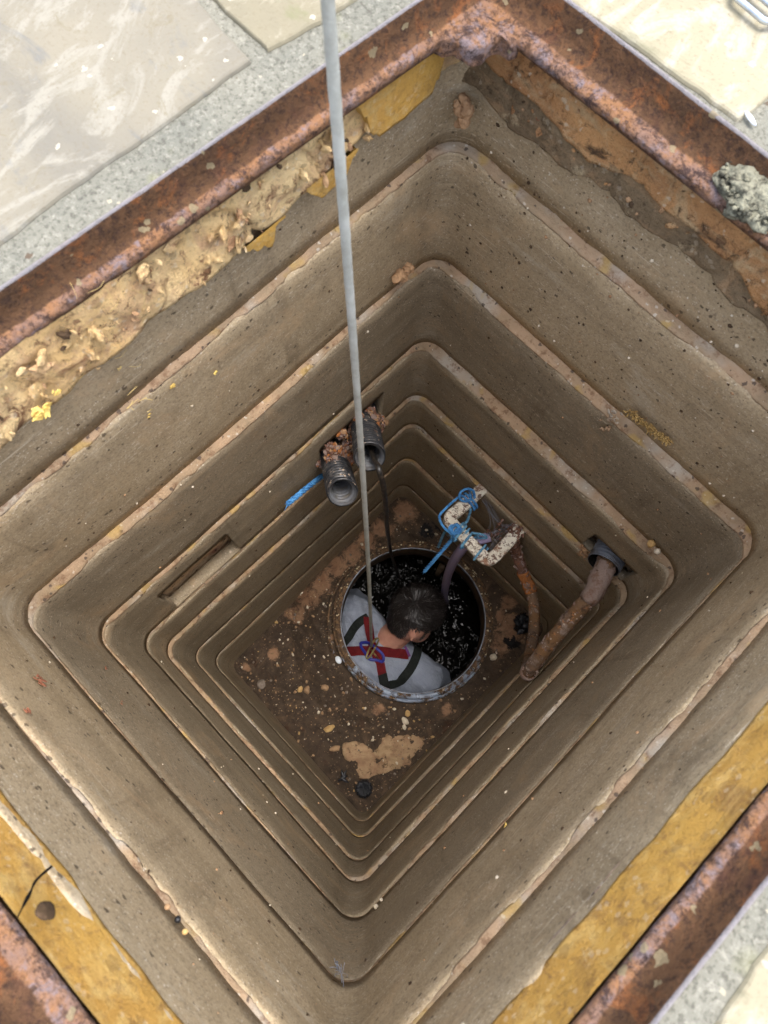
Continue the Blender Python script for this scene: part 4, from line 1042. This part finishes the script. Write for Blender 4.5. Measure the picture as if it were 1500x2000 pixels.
def strap(name, pix, w_, mat, parent, lift=.004, th=.0022):
    P = resample(smooth_path([Vector((x, y, 0)) for x, y in pix], 10), 3); pts, nn = [], []
    for q in P:
        p, n = on_shirt(q.x, q.y, lift); pts.append(p); nn.append(n)
    for it in range(4):
        pts = [pts[0]] + [(pts[i - 1] + pts[i] * 2 + pts[i + 1]) / 4 for i in range(1, len(pts) - 1)] + [pts[-1]]
        nn = [nn[0]] + [(nn[i - 1] + nn[i] * 2 + nn[i + 1]).normalized() for i in range(1, len(nn) - 1)] + [nn[-1]]
    bm = bmesh.new(); rows = []
    for i, (p, n) in enumerate(zip(pts, nn)):
        t_ = (pts[min(i + 1, len(pts) - 1)] - pts[max(i - 1, 0)]).normalized(); sd = t_.cross(n).normalized(); row = []
        for x_, y_ in ((-1, 0), (-1, 1), (-.5, 1.15), (.5, 1.15), (1, 1), (1, 0)):
            q = p + sd * (x_ * w_ / 2); h = bv.find_nearest(q)
            if h[0] is not None:
                dd = (q - h[0]).dot(n)
                if dd < lift: q += n * (lift - dd) * .8
            row.append(bm.verts.new(q + n * (y_ * th)))
        rows.append(row)
    grid_faces(bm, rows, True); bm.faces.new(rows[0]); bm.faces.new(rows[-1][::-1]); bmesh.ops.recalc_face_normals(bm, faces=bm.faces)
    o = mesh_obj(name, bm, mat, smooth=False)
    if parent is man: put(o, man)
    else: o.parent = parent
    return o
har = strap('harness', [(676, 1273), (700, 1272), (735, 1271), (765, 1274), (797, 1279)], .038, M['web_red'], man)
def sub(o): o.parent = har; o.matrix_parent_inverse = har.matrix_world.inverted() if False else Matrix.Identity(4); return o
def hsub(o):
    o.parent = har; o.matrix_parent_inverse = (Matrix.Translation(man.location) @ har.matrix_parent_inverse).inverted(); return o
hsub(strap('red_strap', [(716, 1208), (721, 1228), (727, 1250), (735, 1278), (743, 1303), (746, 1318)], .034, M['web_red'], har, .0075))
hsub(strap('dark_strap', [(672, 1262), (681, 1246), (692, 1228), (704, 1214), (718, 1207)], .034, M['web_black'], har, .005))
hsub(strap('dark_strap', [(816, 1258), (812, 1282), (803, 1302), (790, 1321), (774, 1333), (755, 1337)], .036, M['web_black'], har, .006))
hsub(strap('dark_strap', [(745, 1314), (750, 1330), (755, 1342)], .036, M['web_black'], har, .009))
hsub(strap('stitched_end', [(788, 1264), (794, 1274), (799, 1283)], .010, M['stitch'], har, .009))
bm = bmesh.new(); P = [on_shirt(x, y, .013)[0] for x, y in ((706, 1257), (717, 1255), (727, 1256), (738, 1265), (748, 1277), (750, 1286), (747, 1292), (735, 1292), (722, 1290), (714, 1278), (708, 1266), (706, 1257))]
tube(bm, smooth_path(P, 6), .0058, 8, False); hsub(mesh_obj('back_plate', bm, M['plate']))
# hair: a cap under thousands of fine strands
def cover(d):                                          # which part of the skull carries hair (d = unit direction in head axes f, r, u)
    f, r, u = d
    if abs(r) > .60 and u < .12 and -.46 < f < .20: return False
    if u > .35: return f < .90
    if f > .30: return u > .12 and f < .90
    return u > -.42 - .22 * max(0, -f) and not (f > -.02 and u < -.1 and abs(r) > .5 and f < -.0)
def skull(d, e=0): return Hc + F_ * (d[0] * (.095 + e)) + R_ * (d[1] * (.0755 + e)) + U_ * (d[2] * (.104 + e))
bm = bmesh.new(); res = bmesh.ops.create_icosphere(bm, subdivisions=5, radius=1)
kill = [v for v in bm.verts if not cover(v.co)]
bmesh.ops.delete(bm, geom=kill, context='VERTS')
for v in bm.verts:
    d = v.co.copy(); v.co = skull(d, .003 + .014 * max(0, d.z - .1) + .003 * fbm(d, 5, 3, 3))
hair = mesh_obj('hair', bm, M['hair_base']); put(hair, man)
WH = Vector((-.42, .30, .85)).normalized()
def strands(n, len0, len1, w_, mi_grey, pred, lift):
    bm = bmesh.new(); made = 0
    while made < n:
        d = Vector((rnd.gauss(0, 1), rnd.gauss(0, 1), rnd.gauss(0, 1))).normalized()
        if not pred(d): continue
        made += 1
        fl = (d - WH); fl = (fl - d * fl.dot(d)); fl = fl.normalized() if fl.length > .05 else d.orthogonal().normalized()
        fl = (fl + d.cross(WH) * .35 + Vector((nz(d, 5, 1), nz(d, 5, 9), nz(d, 5, 17))) * .9)
        cl = Vector((nz(d, 12, 3), nz(d, 12, 13), nz(d, 12, 23))) * 1.0
        fl = (fl + cl); fl = (fl - d * fl.dot(d)).normalized()
        L_ = U(len0, len1); e = d.copy(); pts = []; lf = U(.2, 1.6) * lift
        for k in range(6):
            t = k / 5; e2 = (d + fl * (L_ / .09) * t).normalized()
            if k > 1 and not cover(e2): break
            pts.append(skull(e2, .004 + .014 * max(0, e2.z - .1) + lf * max(.18, min(1, e2.z * 1.3 + .3)) * math.sin(min(1, t * 1.2) * 2.6) + .0015 * U(-1, 1) * t))
        f0 = len(bm.faces); prev = None
        for k, p in enumerate(pts):
            t_ = (pts[min(k + 1, len(pts) - 1)] - pts[max(k - 1, 0)]).normalized(); o_ = (p - Hc).normalized(); sd = t_.cross(o_).normalized() * (w_ * (1 - .75 * k / 5))
            r_ = (bm.verts.new(p - sd), bm.verts.new(p + sd))
            if prev: bm.faces.new((prev[0], r_[0], r_[1], prev[1])).material_index = mi_grey(d)
            prev = r_
    return bm
def gm(d): return 1 if rnd.random() < (.22 if d[2] < .25 and abs(d[1]) > .4 else .06) else 0
bm = strands(7500, .038, .09, .00065, gm, cover, .021)
o = mesh_obj('strands', bm, mats=[M['hair'], M['hair_grey']]); o.parent = hair; o.matrix_parent_inverse = (Matrix.Translation(man.location) @ hair.matrix_parent_inverse).inverted()
bm = strands(900, .012, .022, .0005, gm, lambda d: (d.x > .05 and -.85 < d.z < -.25 and abs(d.y) > .25) or (d.x > .5 and d.z < -.55), .003)
o = mesh_obj('beard', bm, mats=[M['hair'], M['hair_grey']]); put(o, man)
for s_ in (-1, 1):
    bm = bmesh.new(); ell(bm, hp(.081, .031 * s_, .004), AXH, (.011, .012, .009), 2); put(mesh_obj('eye', bm, M['eye']), man)

# ------------------------------------------------------------------ safety line and hook
hk = on_shirt(727, 1262, .020)[0]
hook = thing('snap_hook', 'brassy snap hook clipped to the blue plate of the harness', 'hook', hk)
bm = bmesh.new(); a0 = on_shirt(738, 1250, .026)[0]; a1 = on_shirt(716, 1287, .020)[0]; dd = (a1 - a0).normalized(); nn_ = on_shirt(727, 1268)[1]; sd = dd.cross(nn_).normalized()
P = [a0 + sd * .004, a0.lerp(a1, .25) + sd * .009, a0.lerp(a1, .7) + sd * .009, a1 + sd * .004, a1 - sd * .004, a0.lerp(a1, .75) - sd * .008, a0.lerp(a1, .4) - sd * .008]
tube(bm, smooth_path(P, 6), .0040, 10, True); put(mesh_obj('hook_body', bm, M['brass']), hook)
bm = bmesh.new(); tube(bm, [a0.lerp(a1, .42) - sd * .008, a0 - sd * .006, a0 + sd * .004], .0032, 8, True); put(mesh_obj('gate', bm, M['brass']), hook)
bm = bmesh.new(); tube(bm, [on_shirt(724, 1270, .018)[0], on_shirt(740, 1287, .016)[0]], .003, 8, True); put(mesh_obj('cross_pin', bm, M['brass']), hook)
line = thing('safety_line', 'taut pale grey safety line running up from the harness past the camera', 'rope', hk)
pT = EYE + ray(640, 0) * .52; q0 = hk + Vector((.0, .004, .006)); dv = (pT - q0)
P = [q0 + dv * (k / 600 * 1.6) + DN.cross(FW) * 0 for k in range(601)]
for k, p in enumerate(P):
    t = k / 600 * 1.6; s_ = math.sin(min(1, t) * math.pi) * .006; P[k] = p + Vector((.7, .7, 0)) * s_
bm = bmesh.new(); F9 = frames(P); rows = []; L9 = 0
for i, (p, (t_, n_9, b_9)) in enumerate(zip(P, F9)):
    if i: L9 += (P[i] - P[i - 1]).length
    rows.append([bm.verts.new(p + (n_9 * math.cos(a_) + b_9 * math.sin(a_)) * .0050 * (1 + .10 * abs(math.sin(1.5 * (a_ - L9 * 2 * math.pi / .09))))) for a_ in [2 * math.pi * q_ / 24 for q_ in range(24)]])
grid_faces(bm, rows, True); put(mesh_obj('cord', bm, M['line']), line)
bm = bmesh.new(); u_ = dv.normalized(); tube(bm, [q0 - u_ * .006, q0 + u_ * .002, q0 + u_ * .012, q0 + u_ * .016], lambda t: .0085 - .003 * t, 14, True); put(mesh_obj('ferrule', bm, M['ferrule']), line)

# ------------------------------------------------------------------ small loose things
def stone(px_, py_, r, m, label, sc=(1.2, .9, .65)):
    p = on_z(px_, py_, -2.2)
    for it in range(6): p = on_z(px_, py_, floor_z(max(-AX, min(AX, p.x)), max(-BY, min(BY, p.y))) + r * .3)
    bm = bmesh.new(); lump(bm, p, r, 3, .3, None, sc, 1.1)
    tag(mesh_obj('stone', bm, M[m]), label, 'stone', 'loose stones on the soil')
stone(791, 1408, .0125, 'stone_w', 'white rounded stone, the larger of a close pair above the clay slab')
stone(790, 1420, .0085, 'stone_w', 'small white stone touching the larger white one above the clay slab')
stone(796, 1394, .011, 'stone_y', 'yellow stone just above the pair of white stones')
stone(655, 1462, .014, 'stone_b', 'leaf-shaped tan stone to the side of the dried clay slab', (1.5, .75, .4))
stone(643, 1423, .014, 'stone_y', 'long cream-yellow stone lying alone on dark soil near the joint', (1.5, .8, .5))
stone(511, 1337, .0165, 'stone_g', 'biggest flat grey stone, near the left end of the soil', (1.1, 1, .45))
stone(600, 1347, .014, 'stone_b', 'tan stone among a little cluster in the middle of the soil')
stone(586, 1346, .010, 'stone_y', 'bright yellow pebble next to the cluster in the middle of the soil')
stone(635, 1343, .013, 'stone_b', 'tan lump between the cluster and the tank ring')
stone(963, 1283, .0125, 'stone_w', 'white stone by the tank ring near the foot of the rusty hose', (1, 1, .7))
def on_floor(px_, py_, dz=0):
    p = on_z(px_, py_, -2.2)
    for it in range(6): p = on_z(px_, py_, floor_z(max(-AX, min(AX, p.x)), max(-BY, min(BY, p.y))) + dz)
    return p
# dried clay slab
P = [(670, 1462), (672, 1452), (688, 1447), (702, 1446), (706, 1456), (716, 1464), (735, 1464), (742, 1452), (745, 1442), (778, 1437), (812, 1434), (830, 1440), (832, 1452), (822, 1468), (805, 1482), (803, 1498), (795, 1504), (768, 1506), (752, 1512), (738, 1516), (716, 1524), (702, 1522), (694, 1508), (690, 1494), (677, 1484), (671, 1474)]
W_ = [on_floor(x, y, .008) for x, y in P]; bm = bmesh.new(); C0 = sum(W_, Vector()) / len(W_)
Wd = resample(W_ + [W_[0]], .006)[:-1]; rows = []
for ins, dz in ((0, -.03), (0, .0), (.05, .006), (.1, .007), (.2, .009), (.3, .008), (.4, .009), (.5, .008), (.6, .009), (.7, .008), (.8, .008), (.9, .008), (.97, .008)):
    row = []
    for p in Wd:
        q = p.lerp(C0, ins); q = Vector((q.x + .008 * fbm(q, 34, 3, 4) * (1 - ins), q.y + .008 * fbm(q, 34, 8, 4) * (1 - ins), 0)); q.z = max(floor_z(q.x, q.y), C0.z - .02) - .004 + dz + .009 * fbm(q, 26, 5, 4)
        row.append(bm.verts.new(q))
    rows.append(row)
grid_faces(bm, rows, True); bm.faces.new(rows[-1]); bmesh.ops.recalc_face_normals(bm, faces=bm.faces)
tag(mesh_obj('dried_clay', bm, M['clay']), 'large cracked slab of pale dried clay in the lower corner of the soil', 'clay slab')
# black crinkled cap
p0 = on_floor(711, 1541, .012); bm = bmesh.new(); rows = []
for r_, z_ in ((.001, .002), (.010, .004), (.018, .008), (.025, .009), (.030, .004), (.032, -.006), (.031, -.016)):
    row = []
    for k in range(72):
        a_ = 2 * math.pi * k / 72; rr = r_ * (1 + .05 * math.sin(a_ * 12 + r_ * 90) + .05 * nz((math.cos(a_), math.sin(a_), 1), 2)); row.append(bm.verts.new(p0 + Vector((rr * math.cos(a_), rr * math.sin(a_), z_ + .0035 * math.sin(a_ * 18 + 2 * nz((math.cos(a_) * 3, math.sin(a_) * 3, r_ * 60), 1)) * min(1, r_ / .012)))))
    rows.append(row)
grid_faces(bm, rows, True); bmesh.ops.recalc_face_normals(bm, faces=bm.faces)
tag(mesh_obj('rubber_cap', bm, M['black']), 'round black crinkled cap lying in the lowest corner of the soil', 'cap')
bm = bmesh.new(); p0 = on_floor(672, 1518, .006)
for k in range(4): lump(bm, p0 + Vector((U(-.008, .008), U(-.008, .008), 0)), .013, 2, .4, None, (1.5, .45, .3), 1.4)
tag(mesh_obj('black_scrap', bm, M['black']), 'shiny black plastic scrap beside the black cap', 'plastic scrap')
bm = bmesh.new(); p0 = on_floor(1020, 1218, .02)
for k in range(9): lump(bm, p0 + Vector((U(-.02, .02), U(-.03, .03), U(-.01, .02))), .013, 3, .9, None, (1.3, .9, .35), 2.6)
tag(mesh_obj('black_rag', bm, M['black']), 'crumpled black rag against the wall behind the rusty hose', 'rag')
bm = bmesh.new(); p0 = on_floor(661, 1289, .012); lump(bm, p0, .0125, 3, .04, 2, (1.2, .85, .35), 1, Matrix.Rotation(-.2, 3, 'Z'))
cap = tag(mesh_obj('white_button', bm, M['white']), 'small white oval disc on the soil beside the tank ring', 'disc')
# leaf scraps and straw on the walls
def scrap(px_, py_, wall, r, mat, label, n=5, off=.004, name='leaf_scrap', cat='leaf', group='leaf scraps on the shaft walls', parts=1):
    f_ = {'NW': lambda: on_x(px_, py_, -AX + off), 'NE': lambda: on_y(px_, py_, BY - off), 'SE': lambda: on_x(px_, py_, AX - off), 'SW': lambda: on_y(px_, py_, -BY + off)}[wall]()
    nv = {'NW': X_, 'NE': -Y_, 'SE': -X_, 'SW': Y_}[wall]; bm = bmesh.new()
    for i in range(n):
        c_ = f_ + Vector((U(-1, 1), U(-1, 1), U(-1, 1))) * r * .8; c_ -= nv * (c_ - f_).dot(nv) * .6
        u1 = Vector((U(-1, 1), U(-1, 1), U(-1, 1))); u1 = (u1 - nv * u1.dot(nv) * .7).normalized(); v1 = u1.cross(nv).normalized(); k_ = U(.5, 1) * r
        ring = []
        for j in range(9):
            a_ = 2 * math.pi * j / 9; ring.append(bm.verts.new(c_ + u1 * math.cos(a_) * k_ * U(.7, 1.2) + v1 * math.sin(a_) * k_ * .55 * U(.6, 1.2) + nv * U(0, .35) * k_))
        cv = bm.verts.new(c_ + nv * .2 * k_)
        fs = [bm.faces.new((ring[j], ring[(j + 1) % 9], cv)) for j in range(9)]
        low = [bm.verts.new(v.co - nv * .0008) for v in ring]; cl_ = bm.verts.new(cv.co - nv * .0008)
        for j in range(9): bm.faces.new((low[(j + 1) % 9], low[j], cl_)); bm.faces.new((ring[j], low[j], low[(j + 1) % 9], ring[(j + 1) % 9]))
    tag(mesh_obj(name, bm, M[mat], smooth=False), label, cat, group)
scrap(84, 800, 'NW', .0105, 'leaf', 'largest crumpled yellow leaf, below the cream mortar at the left', 7, .024)
scrap(110, 765, 'NW', .004, 'leaf', 'thin yellow leaf shred just above the largest crumpled leaf', 5, .024)
scrap(338, 750, 'NW', .0055, 'leaf', 'yellow shred hanging just under the upper joint beside the straw', 5)
scrap(421, 726, 'NW', .004, 'leaf', 'small yellow leaf alone on the second section left of the safety line', 3)
scrap(291, 812, 'NW', .003, 'leaf', 'tiny yellow flake below the straw on the upper joint', 3)
scrap(985, 1612, 'SE', .005, 'leaf', 'narrow yellow flake on the dusty wall opposite the ducts', 2)
scrap(232, 720, 'NW', .003, 'straw', 'pale dry shred under the cream mortar', 3)
scrap(80, 1330, 'SW', .0085, 'leaf_o', 'rust-red smear of flakes on the nearest left wall', 6)
scrap(53, 1388, 'SW', .006, 'leaf_o', 'dull red flake under the rust-red smear', 3)
scrap(207, 1305, 'SW', .0045, 'leaf_o', 'small orange flake on the left wall beneath the left corner', 2)
scrap(238, 1372, 'SW', .0045, 'leaf_o', 'orange flake a little lower on the left wall', 2)
scrap(1048, 240, 'NE', .008, 'leaf_o', 'orange rust patch high on the shaded wall', 6, .002)
scrap(1288, 925, 'NE', .003, 'leaf_o', 'tiny orange crumb on the shaded wall near the right corner', 2)
bm = bmesh.new()
for i in range(7):
    p0 = on_x(U(240, 300), U(765, 800), -AX + U(.006, .014)); tube(bm, [p0, p0 + Vector((U(-.0, .006), U(-.02, .02), U(-.012, .012)))], .0005, 5)
tag(mesh_obj('straw', bm, M['straw']), 'few stalks of dry straw caught on the upper joint', 'straw', kind='stuff')
bm = bmesh.new()
for i in range(16):
    p0 = on_x(U(130, 330), U(540, 720), -AX + U(.004, .010)); d_ = Vector((U(-.0, .010), U(-.02, .02), U(-.03, .012))); tube(bm, smooth_path([p0, p0 + d_ * .6 + Vector((.003, 0, 0)), p0 + d_], 4), .00022, 4)
tag(mesh_obj('rootlets', bm, M['straw']), 'fine dry rootlets hanging from the cream mortar', 'roots', kind='stuff')
def mudlump(px_, py_, wall, r, label, n, mat='mud', sc=(1, 1, 1), name='mud_lump'):
    p0 = on_x(px_, py_, -AX + .004) if wall == 'NW' else (on_y(px_, py_, BY - .004) if wall == 'NE' else on_x(px_, py_, AX - .004)); bm = bmesh.new()
    for i in range(n): lump(bm, p0 + Vector((U(-1, 1) * sc[0], U(-1, 1) * sc[1], U(-1, 1) * sc[2])) * r, U(.35, .7) * r, 2, .6, None, (1, 1, .9), 1.4)
    tag(mesh_obj(name, bm, M[mat], smooth=False), label, 'mud')
pL = on_x(900, 232, -AX + .02); bm = bmesh.new()
for i in range(12): lump(bm, Vector((-.350 + U(-.004, .012), .446 + U(-.008, .006), pL.z + .02 + U(-.022, .022))), U(.004, .009), 2, .5, None, (1, 1, 1.2))
tag(mesh_obj('mud_lump', bm, M['mud'], smooth=False), 'tan mud blob stuck in the corner below the scalloped lug', 'mud')
mudlump(785, 532, 'NW', .014, 'pebbly mud clod sitting on the second joint near the corner', 12, 'mud', (.4, 1.3, .8))
bm = bmesh.new(); p0 = on_y(1266, 832, BY - .006)
for i in range(240):
    t = U(0, 1); c_ = on_y(1228 + 82 * t, 800 + 62 * t, BY - .004) + Vector((0, -U(0, .006), U(-.006, .006))); d_ = Vector((U(-1, 1), U(-1, .2), U(-.5, 1))).normalized() * U(.004, .010)
    tube(bm, [c_, c_ + d_ * .6, c_ + d_ + Vector((U(-.002, .002), 0, U(-.002, .002)))], .0010, 4)
tag(mesh_obj('moss_tuft', bm, M['moss']), 'ginger tuft of dried moss on the second joint of the shaded wall', 'moss')
bm = bmesh.new()
for i in range(22): lump(bm, on_y(1195 + U(-22, 22), 818 + U(-18, 22), BY - .018), U(.002, .006), 1, .6, None, (1, .5, 1))
tag(mesh_obj('mortar_dribble', bm, M['seam'], smooth=False), 'grey-brown dribble of mortar hanging below the joint near the moss', 'mortar')
for px_, py_, r, m, lab in ((1272, 1062, .0085, 'stone_y', 'yellow stone resting on the third joint near the right corner'), (1284, 1077, .0065, 'stone_w', 'white stone next to the yellow one on the third joint')):
    bm = bmesh.new(); lump(bm, on_y(px_, py_, BY - .008), r, 3, .3); tag(mesh_obj('stone', bm, M[m]), lab, 'stone', 'loose stones on the ledges')
for px_, py_, r, m, lab in ((734, 1770, .0045, 'stone_w', 'white chip on the joint in the bottom corner, the lower one'), (744, 1757, .0036, 'stone_w', 'smaller white chip just up the joint from the bottom corner')):
    bm = bmesh.new(); lump(bm, on_x(px_, py_, AX - .004), r, 2, .3); tag(mesh_obj('stone', bm, M[m]), lab, 'stone', 'loose stones on the ledges')
for px_, py_, r, m, lab in ((327, 1771, .0036, 'stone_b', 'pinkish pebble on the uppermost joint of the near left wall'), (347, 1796, .0036, 'black', 'small black pebble on the uppermost joint of the near left wall'), (361, 1820, .0034, 'stone_y', 'yellow pebble below the black one on the uppermost joint')):
    bm = bmesh.new(); lump(bm, on_y(px_, py_, -BY + .004), r, 2, .2); tag(mesh_obj('stone', bm, M[m]), lab, 'stone', 'loose stones on the ledges')
